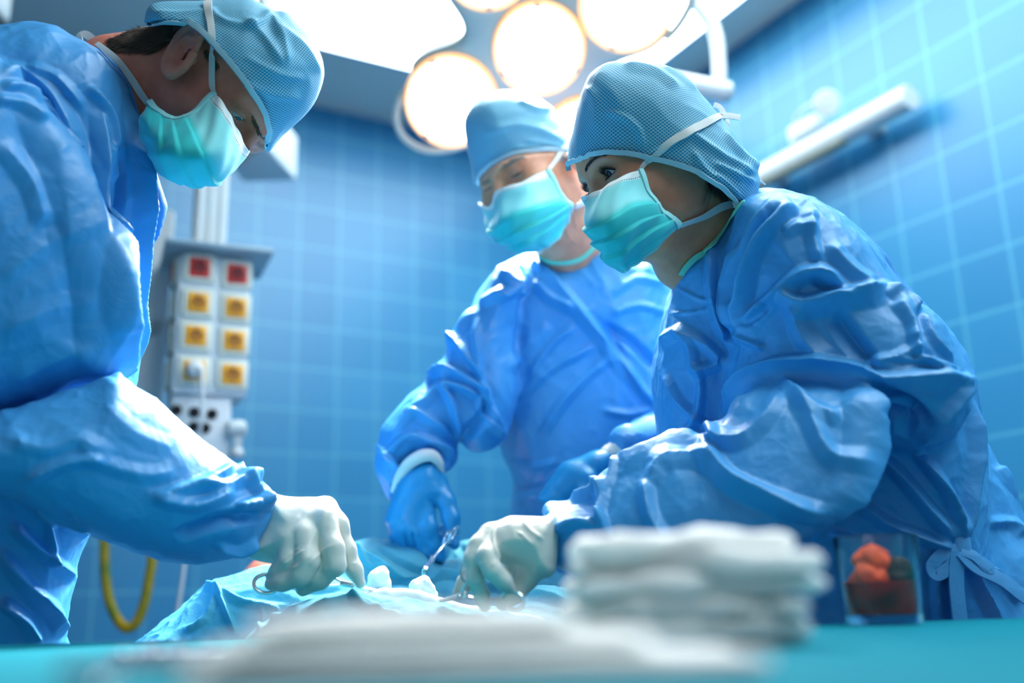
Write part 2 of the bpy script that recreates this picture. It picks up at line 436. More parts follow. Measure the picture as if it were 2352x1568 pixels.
for sgn in (0, 1):
    m.box(CORNER + d1 * (s1 if sgn else s0) + d2 * (t0 + t1) / 2 + ZU * (CEIL - .017), (.03, t1 - t0 + .03, .034), RM)
    m.box(CORNER + d1 * mid + d2 * (t1 if sgn else t0) + ZU * (CEIL - .017), (s1 - s0 - .03, .03, .034), RM)
m.build('frame', WHITE, panel, False)

# ------------------------------------------------------------------ surgical lamp: five reflectors on a lobed head
LH = 1.78
lc = P(1238, 113, LH); LN = nrm(nrm(CAM - lc) * 1.0 + np.array([0, 0, -.25]))
LU = nrm(ZU - LN * ZU.dot(LN)); LR = np.cross(LU, LN)
def lamp_pt(x, y, off=0):
    r = nrm(ray(x, y)); t = (lc - CAM).dot(LN) / r.dot(LN); return CAM + r * t + LN * off
ls = [(1238, 113, 99), (1037, 233, 103), (1440, 8, 101), (1118, -88, 98), (1345, 326, 102)]
lamp = empty('surgical_lamp', lc - LN * .1)
tag(lamp, 'round multi-reflector surgical lamp glowing over the operating table', 'surgical lamp')
LAMPB = mat('lamp_head_paint', srgb(140, 160, 160), rough=.4)
RIMM = mat('amber_lens_rim', srgb(250, 200, 150), rough=.25, emit=srgb(255, 180, 105), es=1.1)
LENSM = mat('lamp_lens', (1, 1, 1, 1), rough=.3, emit=srgb(255, 246, 234), es=LENS_STRENGTH)
CLIP = mat('rim_clip', srgb(226, 170, 130), rough=.4)
k_ = np.linalg.norm(lc - CAM) / F
def lamp_body(p):
    q = p - lc; z = q @ LN; fs = None
    x = q @ LR; y = q @ LU
    for (px, py, r) in ls:
        c = lamp_pt(px, py) - lc; d = np.sqrt((x - c @ LR) ** 2 + (y - c @ LU) ** 2) - (r + 16) * k_
        fs = d if fs is None else smin(fs, d, .10)
    # dome: back side closes towards the middle
    d0 = np.sqrt(x * x + y * y) - 2.9 * 100 * k_
    fs = np.maximum(fs, d0)
    body = smax(smax(fs, z - (-.004), .01), -z - .09 - .0 * x, .04)
    return body
R0 = .36
solid('lamp_head', lamp_body, lc - R0, lc + R0, .006, LAMPB, lamp)
for i, (px, py, r) in enumerate(ls):
    c = lamp_pt(px, py); rr = r * k_
    m = MB(); m.lathe(c, LN, [(0, -.002), (rr * .93, -.002), (rr * .9, .003), (0, .009)]); o = m.build('lamp_lens', LENSM, lamp)
    m = MB(); m.lathe(c, LN, [(rr * .9, -.003), (rr * .92, .008), (rr * .98, .012), (rr * 1.03, .006), (rr * 1.04, -.004), (rr * .9, -.003)]); o = m.build('lens_rim', RIMM, lamp)
    for kk in range(3):
        a = PI * (.5 + 2 * kk / 3) + i * .35; q = c + (LR * math.cos(a) + LU * math.sin(a)) * rr * .95 + LN * .010
        MB().box(q, (.014, .010, .008), np.array([LR * math.cos(a + PI / 2) + LU * math.sin(a + PI / 2), LR * math.cos(a) + LU * math.sin(a), LN]).T, .002).build('clip', CLIP, o)
    ld = bpy.data.lights.new('lamp_beam', 'SPOT'); lo = bpy.data.objects.new('lamp_beam', ld); C.objects.link(lo); lo.parent = lamp
    lo.matrix_parent_inverse = Matrix.Translation(-Vector(lamp.location))
    ld.energy = SPOT_WATTS; ld.color = (1, .95, .88); ld.spot_size = math.radians(75); ld.spot_blend = .9; ld.shadow_soft_size = .08
    q = c + LN * .03; lo.location = q; tgt = P(960, 1330, 1.3); lo.rotation_euler = Vector(tgt - q).to_track_quat('-Z', 'Y').to_euler()
# handle rails each side
for pts in ([(958, 178), (925, 215), (908, 262), (915, 302), (940, 332), (985, 350), (1035, 346), (1066, 335)], [(1530, 92), (1560, 60), (1588, 10), (1598, -40), (1590, -80), (1570, -100)]):
    pl3 = cr([lamp_pt(x, y, -.01) for x, y in pts], 6); MB().tube(pl3, .0075, 10).build('handle', mat('handle_grey', srgb(176, 186, 178), rough=.4), lamp)
# yoke carrying the head up to the ceiling
top = lc - LN * .09
MB().tube([top, top - LN * .10, top - LN * .16 + ZU * .04, np.array([*(top - LN * .16)[:2], CEIL - .01])], .025, 16).build('yoke', WHITE, lamp)

# second white jointed arm at the right
arm = empty('monitor_arm', P(1620, 205, 2.0)); tag(arm, 'white tubular jointed arm hanging beside the surgical lamp', 'arm')
A = [P(1560, -60, 2.05), P(1598, 5, 2.05), P(1632, 52, 2.05), P(1648, 100, 2.05), P(1654, 205, 2.05)]
MB().tube(cr(A, 5), .0165, 16).build('upper_tube', WHITE, arm)
m = MB(); a0 = P(1490, 178, 2.02); a1 = P(1662, 210, 2.06); ax = nrm(a1 - a0)
m.tube([a0, a1 - ax * .001, a1], [.024, .024, .024], 24); m.build('elbow_joint', WHITE, arm)
m = MB(); m.lathe(a1, ax, [(.024, 0), (.0235, .012), (.019, .017), (0, .018)]); m.build('end_cap', GREYW, arm)
MB().tube([P(1560, -60, 2.05), np.array([*P(1560, -60, 2.05)[:2], CEIL - .01])], .0165, 16).build('drop_tube', WHITE, arm)

# ------------------------------------------------------------------ ceiling pendant with power sockets
az = math.radians(67); e1 = np.array([math.sin(az), math.cos(az), 0]); e2 = np.array([-math.cos(az), math.sin(az), 0])
PR = np.array([e1, e2, ZU]).T; HF = 2.08
fc = P(488, 748, HF)                                    # centre of front face
zt_ = P(500, 588, HF)[2]; zb_ = P(482, 906, HF)[2]
wF = .155; dF = .13; fc[2] = (zt_ + zb_) / 2; hF = zt_ - zb_
bc = fc + e2 * dF / 2
pend = empty('socket_pendant', bc); tag(pend, 'white ceiling pendant carrying red and yellow power sockets', 'medical pendant')
PLA = mat('socket_housing', srgb(206, 218, 222), rough=.35); IV = mat('ivory_plate', srgb(214, 220, 204), rough=.4)
YEL = mat('yellow_socket', srgb(238, 168, 12), rough=.35); RED = mat('red_socket', srgb(206, 44, 34), rough=.35)
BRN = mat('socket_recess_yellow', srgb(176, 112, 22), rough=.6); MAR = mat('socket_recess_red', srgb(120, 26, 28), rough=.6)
MB().box(bc, (wF, dF, hF), PR, .006).build('housing', PLA, pend)
MB().box(bc - ZU * (hF / 2 + .085) + e1 * -.012 + e2 * .006, (wF * .80, dF * .9, .17), PR, .005).build('lower_housing', PLA, pend)
# canopy plate
MB().box(bc + ZU * (hF / 2 + .010) + e1 * .004 - e2 * .012, (wF + .075, dF + .075, .012), PR, .004).build('top_plate', mat('canopy_grey', srgb(150, 178, 190), rough=.4), pend)
ct = bc + ZU * (hF / 2 + .016) - e1 * .012
m = MB(); hcol = CEIL - .012 - ct[2]
m.box(ct + ZU * hcol / 2, (.074, .05, hcol), PR, .008)
for s in (-1, 0, 1): m.box(ct + ZU * hcol / 2 + e1 * s * .024 - e2 * .026, (.007, .006, hcol), PR)
m.build('column', WHITE, pend)
rows = [617, 697, 773, 853]
def on_face(x, y):
    r = ray(x, y); t = (fc - CAM).dot(e2) / r.dot(e2); return CAM + r * t
def socket(c, rd, n, s):
    fr = np.array([s, -n, ZU]).T if True else None
    pl = MB().box(c + n * .004, (.066, .010, .064), fr, .004).build('socket_plate', IV, pend)
    MB().box(c + n * .0095, (.044, .006, .044), fr, .003).build('socket_insert', RED if rd else YEL, pl)
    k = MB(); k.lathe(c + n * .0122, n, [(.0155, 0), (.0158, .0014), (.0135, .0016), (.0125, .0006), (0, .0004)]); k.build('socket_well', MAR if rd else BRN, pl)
    k = MB()
    for sx in (-1, 1): k.lathe(c + n * .0125 + s * sx * .0065, n, [(.0026, 0), (.0026, .0012), (0, .0012)], 12)
    k.tube([c + n * .012 + ZU * .009, c + n * .017 + ZU * .009], .0022, 8); k.build('contacts', DARK, pl)
for rI, y in enumerate(rows):
    for cI in (0, 1):
        px = [458, 454, 449, 445][rI] if cI == 0 else [544, 541, 537, 533][rI]; py = y if cI == 0 else [632, 709, 785, 862][rI]
        socket(on_face(px, py), rI == 0, -e2, e1)
# left side face column of sockets
sc_ = bc - e1 * wF / 2
for rI in range(4):
    c = sc_ + ZU * (on_face(458, rows[rI])[2] - sc_[2]) + e2 * -.012
    fr = np.array([e2, e1, ZU]).T
    pl = MB().box(c - e1 * .004, (.066, .010, .064), fr, .004).build('socket_plate', IV, pend)
    if rI == 0: MB().box(c - e1 * .0095, (.044, .006, .044), fr, .003).build('socket_insert', RED, pl)
fl = bc - ZU * (hF / 2 + .085) - e2 * (dF * .45 - .006) - e1 * .012
for x, y in ((405, 942), (446, 947), (487, 951), (445, 980), (471, 983)):
    r = ray(x, y); t = (fl - CAM).dot(e2) / r.dot(e2); c = CAM + r * t
    k = MB(); k.lathe(c, -e2, [(.0115, -.002), (.0115, .003), (.009, .004), (0, .0042)], 24); k.build('gas_outlet', DARK, pend)
# valve block at the lower right edge of the pendant
k = MB(); vb = P(546, 985, HF + .03); k.lathe(vb, e1, [(.018, -.02), (.020, 0), (.018, .014), (.010, .018), (0, .018)], 24); k.box(vb - ZU * .022, (.02, .02, .04), PR, .004)
k.lathe(vb - ZU * .06, ZU, [(.014, 0), (.016, .008), (.010, .02), (0, .02)], 20); k.build('valve', GREYW, pend)
sb = bc + e1 * (wF / 2 + .004) + ZU * .03; MB().box(sb, (.010, .05, .05), PR, .003).build('side_button', GREYW, pend)
# rail panel behind, left
MB().box(bc - e1 * .118 + e2 * .10 - ZU * .02, (.07, .05, .66), PR, .01).build('rail', PLA, pend)
MB().box(bc - e1 * .08 + e2 * .09 + ZU * .02, (.09, .03, .05), PR, .005).build('rail_bracket', PLA, pend)
# plug and cord
plug = empty('power_cord', on_face(445, 853)); tag(plug, 'white plug and cord in the lower left yellow socket', 'power cord')
pc = on_face(445, 853) - e2 * .014
k = MB(); k.lathe(pc, -e2, [(.018, 0), (.0185, .012), (.014, .026), (.006, .03), (0, .03)], 24); k.build('plug', WHITE, plug)
cpts = [pc - e2 * .026, pc - e2 * .032 - ZU * .004 + e1 * .008, P(463, 868, HF - .05), P(465, 915, HF - .05), P(460, 975, HF - .04), P(448, 1080, HF), P(432, 1200, HF), P(424, 1290, HF), P(410, 1390, HF), P(390, 1520, HF), P(380, 1640, HF)]
MB().tube(cr(cpts, 6), .0042, 10).build('cord', WHITE, plug)

# corrugated yellow-green hose
ho = empty('air_hose', P(292, 1440, 2.2)); tag(ho, 'yellow and green ribbed hose looping below the pendant', 'hose')
hp = cr([P(x, y, 2.15) for x, y in ((262, 1080), (243, 1180), (240, 1262), (243, 1330), (253, 1385), (272, 1425), (292, 1442), (314, 1428), (332, 1382), (343, 1325), (350, 1270), (352, 1180), (350, 1060))], 24)
HM = mat('hose_yellow_green', srgb(190, 160, 10), rough=.45, noise=(16, srgb(60, 120, 20), 1.0))
MB().tube(hp, [.0098 + .0012 * (i % 4 < 2) for i in range(len(hp))], 12).build('hose', HM, ho)
MB().tube([hp[0], np.array([*hp[0][:2], hp[0][2] + .25])], .008, 10).build('riser', HM, ho); MB().tube([hp[-1], np.array([*hp[-1][:2], hp[-1][2] + .03])], .008, 10).build('riser', HM, ho)

# grey box of the second pendant, seen from below
ax_ = math.radians(28)
bx = empty('pendant_head', P(620, 380, 2.3)); tag(bx, 'pale grey wedge-cornered box hanging behind the left surgeon\'s cap', 'medical pendant')
und = [P(540, 388, 2.42), P(615, 338, 2.62), P(682, 416, 2.36), P(556, 419, 2.26)]
zz = np.mean([u[2] for u in und]); und = [ceil_pt(x, y, zz) for x, y in ((536, 388), (612, 338), (682, 416), (556, 419))]
tp = [u + ZU * .13 for u in und]
V = und + tp; k = MB(); k.add(V, [(3, 2, 1, 0), (4, 5, 6, 7), (0, 1, 5, 4), (1, 2, 6, 5), (2, 3, 7, 6), (3, 0, 4, 7)]); o = k.build('housing', PLA, bx, False)
bm = o.modifiers.new('edge', 'BEVEL'); bm.width = .008; bm.segments = 3
cc = np.mean(tp, 0); MB().tube([cc, np.array([cc[0], cc[1], CEIL - .01])], .03, 16).build('column', WHITE, bx)
# corner of a ceiling fixture, top left
tl = P(-8, 8, 2.0); fx = empty('spotlight_housing', tl); tag(fx, 'white rounded fixture at the top left corner of the picture', 'lamp fixture')
MB().box(tl + np.array([-.012, 0, .03]), (.058, .08, .12), np.eye(3), .012).build('housing', GREYW, fx)
MB().box(tl + np.array([-.012, 0, -.034]), (.050, .07, .010), np.eye(3), .004).build('base_cap', mat('fixture_dark', srgb(90, 100, 100), rough=.5), fx)
MB().tube([tl + np.array([-.012, 0, .08]), np.array([tl[0] - .012, tl[1], CEIL - .01])], .015, 12).build('drop_tube', GREYW, fx)

# ------------------------------------------------------------------ wall light bar on the right wall
nR = -np.cross(d2, ZU); nR = nR if nR.dot(CAM - CORNER) > 0 else -nR
def on_right(x, y, off):
    r = ray(x, y); q = CORNER + nR * off; t = (q - CAM).dot(nR) / r.dot(nR); return CAM + r * t
w1 = on_right(2092, 222, .07); w0 = on_right(1690, 408, .07); w0[2] = w1[2]
wd = nrm(w0 - w1); Lw = np.linalg.norm(w0 - w1)
wl = empty('wall_light', (w0 + w1) / 2); tag(wl, 'long white tubular light bar on the right tiled wall', 'wall light')
k = MB(); k.tube([w1, w1 + wd * .004, w0 - wd * .004, w0], [.032, .036, .036, .032], 28); k.build('tube_housing', WHITE, wl)
WR = np.array([wd, nR, ZU]).T
MB().box((w1 + wd * .20 + w0) / 2 - ZU * .030 + nR * .012, (Lw - .24, .030, .022), WR, .004).build('grille', mat('grille_grey', srgb(112, 122, 112), rough=.5), wl)
for t in (.25, .8): MB().box(w1 + wd * Lw * t - nR * .05, (.05, .06, .04), WR, .005).build('bracket', WHITE, wl)
gl = empty('examination_lamp', on_right(1850, 312, .06)); tag(gl, 'small white gooseneck lamp with round head above the wall light', 'lamp')
hd = on_right(1899, 236, .12); bs = on_right(1858, 292, .06)
k = MB(); k.lathe(hd, nrm(CAM - hd), [(0, -.012), (.034, -.008), (.037, 0), (.034, .006), (0, .008)], 32); k.build('head', WHITE, gl)
MB().tube(cr([hd - nR * .01, on_right(1868, 238, .10), on_right(1836, 258, .09), on_right(1822, 290, .08), on_right(1826, 320, .06)], 6), .004, 8).build('gooseneck', WHITE, gl)
k = MB(); k.box(bs, (.10, .05, .045), WR, .012); k.box(on_right(1833, 312, .05), (.03, .06, .05), WR, .008); k.build('base', WHITE, gl)

# ------------------------------------------------------------------ instrument table in front
TZ = CAM[2] - .0285
tb = empty('instrument_table', (0, .65, 0)); tag(tb, 'instrument table with a turquoise drape in front of the surgeons', 'table')
CY = mat('turquoise_drape', srgb(0, 128, 146), rough=.85, spec=.12, noise=(14, srgb(0, 118, 136), .6), bump=(160, .15, .002))
fy = 1.01
V, Q = polymesh(lambda p: np.maximum(np.maximum(np.abs(p[:, 0]) - .95, np.abs(p[:, 1] - (fy + .14) / 2) - (fy - .14) / 2), np.abs(p[:, 2] - (TZ - .2)) - .2) - .0, (-1.0, .10, TZ - .43), (1.0, fy + .04, TZ + .03), .014)
V[:, 2] += np.where(V[:, 2] > TZ - .02, .0012 * crumple(V * [1, 1, 0], 5, 3) + (TZ - V[:, 2]) , 0)
V[:, 1] += np.where(V[:, 2] < TZ - .03, .006 * np.sin(V[:, 0] * 40), 0)
mesh('table_drape', V, Q, CY, tb)
for sx in (-.8, .8):
    for sy in (.25, .95): MB().tube([(sx, sy, 0), (sx, sy, TZ - .39)], .018, 12).build('leg', STEEL, tb)
CLOTHW = mat('white_gauze', srgb(244, 246, 242), rough=.85, spec=.15, bump=(220, .3, .0015), sss=.0)
TOWEL = mat('white_towel', srgb(246, 246, 240), rough=.9, spec=.1, bump=(300, .3, .001))
for m_ in (CLOTHW, TOWEL):
    b_ = m_.node_tree.nodes['Principled BSDF']; b_.inputs['Subsurface Weight'].default_value = .75; b_.inputs['Subsurface Radius'].default_value = (1, 1, .95); b_.inputs['Subsurface Scale'].default_value = .03
def soft_slab(name, cx, cy, sx, sy, z, th, seed, m_, parent=None, rz=0.0, amp=.006, taper=0):
    c = np.array([cx, cy, z + th / 2]); ca, sa = math.cos(rz), math.sin(rz)
    def f(p):
        q = p - c; x = q[:, 0] * ca + q[:, 1] * sa; y = -q[:, 0] * sa + q[:, 1] * ca
        t = th * (1 - taper * np.clip(np.abs(x) / (sx / 2), 0, 1) ** 2)
        dx = np.abs(x) - sx / 2 + t / 2; dy = np.abs(y) - sy / 2 + t / 2
        o = np.sqrt(np.maximum(dx, 0) ** 2 + np.maximum(dy, 0) ** 2 + q[:, 2] ** 2)
        return o - t / 2 + amp * (gnoise(np.stack([x * 30, y * 30, q[:, 2] * 10], 1) + seed * 9.1) + .5 * gnoise(np.stack([x * 75, y * 75, q[:, 2] * 60], 1) + seed * 3.1))
    R_ = max(sx, sy) * .75
    return solid(name, f, c - [R_, R_, th / 2 + .015], c + [R_, R_, th / 2 + .015], max(.003, th / 5), m_, parent)
# folded white towel stack, centre, close to the lens
z = TZ + .001
n_t = [('white folded surgical towel at the bottom of the pile in front of the patient', .26, .10), ('white folded surgical towel in the middle of the pile in front of the patient', .20, .095), ('white folded surgical towel topmost of the pile in front of the patient', .155, .09)]
for i, (lb, sx, sy) in enumerate(n_t):
    cx = [-.017, -.034, -.044][i]
    o = soft_slab('folded_towel', cx, .42 + .006 * i, sx * .84, sy * .84, z, [.0085, .0085, .0085][i], 2 + i, TOWEL, amp=.0014, rz=.05 * i, taper=.45)
    z += .0084
    tag(o, lb, 'towel', 'folded towels on the instrument table')
# fluffy gauze stack right
g0 = P(1588, 1500, .62); z = TZ + .001
gl_ = ['lowest crumpled gauze pad of the stack beside the glass', 'gauze pad second from the bottom of the stack beside the glass', 'gauze pad in the middle of the stack beside the glass', 'gauze pad second from the top of the stack beside the glass', 'topmost crumpled gauze pad of the stack beside the glass']
for i in range(5):
    sx = [.165, .172, .176, .174, .150][i]; th = [.0150, .0150, .0145, .0145, .014][i]; dx = [-.008, -.004, .004, .006, -.004][i]
    o = soft_slab('gauze_pad', g0[0] + dx, .62 + .004 * i, sx * .84, .085, z, th, 11 + i * 3, CLOTHW, amp=.008, rz=[.1, -.1, .05, -.15, .12][i], taper=.25)
    z += th * .86; tag(o, gl_[i], 'gauze pad', 'gauze pads stacked on the instrument table')
# glass cup with iodine gauze
gc = P(2033, 1448, .93); gc[2] = TZ + .001
cup = empty('glass_cup', gc); tag(cup, 'clear glass cup holding dark red antiseptic beside the gauze stack', 'glass')
GLM = mat('clear_glass', (1, 1, 1, 1), rough=.02, trans=1.0, ior=1.45)
gh = P(2033, 1232, .93)[2] - gc[2]; gr_ = 93 * mpp(2033, 1300, .93)
k = MB(); k.lathe(gc, ZU, [(0, 0), (gr_ * .86, 0), (gr_ * .9, .004), (gr_, gh), (gr_ * .97, gh + .0006), (gr_ * .94, gh - .001), (gr_ * .85, .008), (0, .007)], 64); k.build('glass', GLM, cup)
IOD = mat('iodine', srgb(176, 26, 4), rough=.6, spec=.1, noise=(30, srgb(60, 8, 4), 1.0)); IODG = mat('iodine_swab', srgb(236, 84, 6), rough=.7, noise=(40, srgb(120, 20, 6), 1.0))
k = MB(); k.lathe(gc + ZU * .009, ZU, [(0, 0), (gr_ * .82, 0), (gr_ * .86, gh * .36), (0, gh * .36)], 48); o = k.build('antiseptic', IOD, None); tag(o, 'dark red antiseptic liquid in the glass cup', 'liquid')
for j, (x, y, r, lb) in enumerate(((1994, 1332, 46, 'orange soaked swab in the glass cup, against its left side'), (2004, 1294, 40, 'orange soaked swab at the top of the glass cup'), (2064, 1356, 38, 'dark red soaked swab in the glass cup, against its right side'), (2062, 1322, 38, 'almost black soaked swab in the middle of the glass cup'))):
    c = P(x, y, .93); rr = r * mpp(x, y, .93)
    mm = [IODG, IODG, mat('iodine_swab_red', srgb(130, 34, 22), rough=.7), mat('iodine_swab_dark', srgb(30, 6, 4), rough=.7)][j]
    fn = ell(c, (rr, rr * .8, rr * .85)); o = solid('soaked_swab', (lambda f_, s_: (lambda p: f_(p) + .007 * gnoise(p * 55 + s_) + .003 * gnoise(p * 140 + s_)))(fn, j * 7.7), c - rr * 1.4, c + rr * 1.4, rr / 9, mm)
    tag(o, lb, 'swab', 'soaked swabs in the glass cup')
# instruments lying at the left, very close
SM = mat('bright_steel', srgb(226, 232, 234), rough=.18, metal=.9)
def forceps(name, ringA, ringB, piv, tip, H4, label, curve=None, rr=24, w=.0022, tilt=0.3):
    """haemostat from two finger rings through a box joint to the jaws; px positions + distances"""
    root = empty(name, P(*piv, H4[2])); tag(root, label, 'forceps', 'haemostatic forceps in the surgeons\' hands' if 'hand' in label else None)
    pv = P(*piv, H4[2]); tp_ = P(*tip, H4[3])
    for (rx, ry, ang), hh, sd in ((ringA, H4[0], 1), (ringB, H4[1], -1)):
        c = P(rx, ry, hh); r = rr * mpp(rx, ry, hh); ax = nrm(pv - c); side = nrm(np.cross(ax, nrm(CAM - c))); nn = np.cross(side, ax)
        side = nrm(side * math.cos(ang) + nn * math.sin(ang))
        ring = [c + ax * r * 1.15 * math.cos(t) + side * r * .85 * math.sin(t) for t in np.linspace(0, 2 * PI, 36, endpoint=False)]
        k = MB(); k.tube(ring, .0018, 10, closed=True, flat=1.3); k.build('finger_ring', SM, root)
        s0_ = c + ax * r * 1.15
        k = MB(); k.tube(cr([s0_, (s0_ + pv) / 2 + side * .0015 * sd, pv], 6), [w * .75] * 6 + [w] * 6 + [w * 1.25], 10, flat=.7); k.build('shank', SM, root)
    ax = nrm(tp_ - pv); k = MB(); Rm = np.array([ax, nrm(np.cross(ax, nrm(CAM - pv))), nrm(np.cross(ax, np.cross(ax, nrm(CAM - pv))))]).T
    k.box(pv, (.016, .0075, .0062), Rm, .0015); k.build('box_joint', SM, root)
    k = MB(); k.lathe(pv - Rm[:, 2] * .0034, -Rm[:, 2], [(.0018, 0), (.0016, .0008), (0, .001)], 14); k.build('rivet', SM, root)
    mids = [P(*c_, H4[3]) for c_ in (curve or [])]
    for sd in (-1, 1):
        pts = cr([pv + Rm[:, 1] * .0012 * sd] + [q + Rm[:, 1] * .0014 * sd for q in mids] + [tp_ + Rm[:, 1] * .0006 * sd], 6)
        k = MB(); k.tube(pts, np.linspace(w * 1.05, w * .5, len(pts)), 10, flat=.8); k.build('jaw', SM, root)
    return root
# ================================================================== people
def fabric(name, c1, c2, rough=.45, weave=900, bstr=.12, spec=.65, fine=.22):
    m = mat(name, c1, rough=rough, spec=spec); nt = m.node_tree; b = nt.nodes['Principled BSDF']
    tc = nt.nodes.new('ShaderNodeTexCoord')
    n = nt.nodes.new('ShaderNodeTexNoise'); n.inputs['Scale'].default_value = 7; n.inputs['Detail'].default_value = 5
    mx = nt.nodes.new('ShaderNodeMix'); mx.data_type = 'RGBA'; mx.inputs[6].default_value = c1; mx.inputs[7].default_value = c2
    nt.links.new(tc.outputs['Object'], n.inputs['Vector']); nt.links.new(n.outputs[0], mx.inputs[0]); nt.links.new(mx.outputs[2], b.inputs['Base Color'])
    w = nt.nodes.new('ShaderNodeTexNoise'); w.inputs['Scale'].default_value = weave; w.inputs['Detail'].default_value = 2
    b1 = nt.nodes.new('ShaderNodeBump'); b1.inputs['Strength'].default_value = bstr; b1.inputs['Distance'].default_value = .0006
    nt.links.new(tc.outputs['Object'], w.inputs['Vector']); nt.links.new(w.outputs[0], b1.inputs['Height'])
    # paper-like small creases
    v = nt.nodes.new('ShaderNodeTexNoise'); v.inputs['Scale'].default_value = 26; v.inputs['Detail'].default_value = 3; v.inputs['Distortion'].default_value = .8
    ab = mnode(nt, 'ABSOLUTE', mnode(nt, 'SUBTRACT', v.outputs[0], .5)); nt.links.new(tc.outputs['Object'], v.inputs['Vector'])
    b2 = nt.nodes.new('ShaderNodeBump'); b2.inputs['Strength'].default_value = fine; b2.inputs['Distance'].default_value = .008
    nt.links.new(ab, b2.inputs['Height']); nt.links.new(b1.outputs[0], b2.inputs['Normal']); nt.links.new(b2.outputs[0], b.inputs['Normal'])
    return m
GOWN = fabric('blue_gown_fabric', srgb(72, 164, 224), srgb(54, 146, 214), rough=.46)
GOWN_IN = fabric('gown_inner_weave', srgb(64, 150, 220), srgb(50, 135, 210), rough=.6, weave=500, bstr=.5)
def skin(name, c1, c2):
    m = mat(name, c1, rough=.42, spec=.4, sss=.25, sss_r=(1, .35, .2), noise=(38, c2, .8), bump=(700, .25, .0004)); return m
SK_L = skin('ruddy_skin', srgb(236, 148, 122), srgb(216, 120, 98))
SK_O = skin('tanned_older_skin', srgb(222, 164, 132), srgb(200, 134, 104))
SK_W = skin('light_brown_skin', srgb(224, 158, 124), srgb(206, 136, 106))
LIP = mat('lash_black', srgb(30, 22, 22), rough=.6)
HAIRB = mat('brown_hair', srgb(84, 66, 52), rough=.5); HAIRG = mat('grey_hair', srgb(150, 140, 130), rough=.5); HAIRD = mat('dark_hair', srgb(48, 34, 30), rough=.5)
EYEW = mat('eye_white', srgb(226, 232, 232), rough=.12, coat=.6); 
MINT = mat('mint_piping', srgb(120, 220, 190), rough=.7)
TIE = mat('white_tie', srgb(222, 228, 226), rough=.8, bump=(800, .4, .0006))
LATEX = mat('cream_latex', srgb(214, 216, 208), rough=.42, spec=.35, sss=.15, sss_r=(1, .9, .8), bump=(90, .12, .002))
NITR = mat('blue_nitrile', srgb(40, 150, 206), rough=.32, spec=.5, bump=(120, .15, .002))
CUFF = mat('knitted_cuff', srgb(224, 228, 226), rough=.9)
def cap_mat(name, p=.0038, asp=.78, base=(18, 146, 192), line=(182, 226, 232), lw=.10):
    m = mat(name, srgb(*base), rough=.6, spec=.3); nt = m.node_tree; b = nt.nodes['Principled BSDF']
    uv = nt.nodes.new('ShaderNodeUVMap'); sp = nt.nodes.new('ShaderNodeSeparateXYZ'); nt.links.new(uv.outputs[0], sp.inputs[0])
    U = mnode(nt, 'DIVIDE', sp.outputs[0], p); V = mnode(nt, 'DIVIDE', sp.outputs[1], p * asp)
    def ln(o):
        f = mnode(nt, 'ABSOLUTE', mnode(nt, 'SUBTRACT', mnode(nt, 'FRACT', o), .5)); return mnode(nt, 'GREATER_THAN', f, .5 - lw)
    g = mnode(nt, 'MAXIMUM', ln(mnode(nt, 'ADD', U, V)), ln(mnode(nt, 'SUBTRACT', U, V)))
    mx = nt.nodes.new('ShaderNodeMix'); mx.data_type = 'RGBA'; mx.inputs[6].default_value = srgb(*base); mx.inputs[7].default_value = srgb(*line)
    nt.links.new(g, mx.inputs[0]); nt.links.new(mx.outputs[2], b.inputs['Base Color'])
    bp = nt.nodes.new('ShaderNodeBump'); bp.inputs['Strength'].default_value = .5; bp.inputs['Distance'].default_value = .0008; nt.links.new(g, bp.inputs['Height']); nt.links.new(bp.outputs[0], b.inputs['Normal'])
    return m
CAPM = cap_mat('lattice_cap_fabric')
def eyeball_mat(name, iris):
    """eye with iris and pupil about the object's local +X axis (UV = angle from axis)"""
    m = mat(name, srgb(224, 230, 230), rough=.12, spec=.22); nt = m.node_tree; b = nt.nodes['Principled BSDF']
    uv = nt.nodes.new('ShaderNodeUVMap'); sp = nt.nodes.new('ShaderNodeSeparateXYZ'); nt.links.new(uv.outputs[0], sp.inputs[0])
    r = nt.nodes.new('ShaderNodeValToRGB'); e = r.color_ramp; nt.links.new(sp.outputs[0], r.inputs[0])
    e.interpolation = 'LINEAR'
    e.elements[0].position = 0; e.elements[0].color = (0.004, .004, .004, 1)
    for p_, c in ((.17, (.004, .004, .004, 1)), (.20, srgb(*iris)), (.40, srgb(*[v * .55 for v in iris])), (.45, srgb(196, 202, 204))):
        q = e.elements.new(p_); q.color = c
    e.elements[-1].color = srgb(200, 206, 206)
    nt.links.new(r.outputs[0], b.inputs['Base Color']); return m
def eyeball(c, look, r, m, parent):
    a = nrm(look); u = nrm(np.cross(a, [0.1, 0.2, 1.0])); v = np.cross(a, u); V = []; Q = []; UV = []; n = 32; K = 24
    for i in range(K + 1):
        t = PI * i / K
        for k in range(n):
            s = 2 * PI * k / n; V.append(c + r * (a * math.cos(t) + math.sin(t) * (u * math.cos(s) + v * math.sin(s)))); UV.append((t / 1.2, 0))
    for i in range(K):
        for k in range(n): Q.append((i * n + k, (i + 1) * n + k, (i + 1) * n + (k + 1) % n, i * n + (k + 1) % n))
    return mesh('eye', V, Q, m, parent, uv=UV)
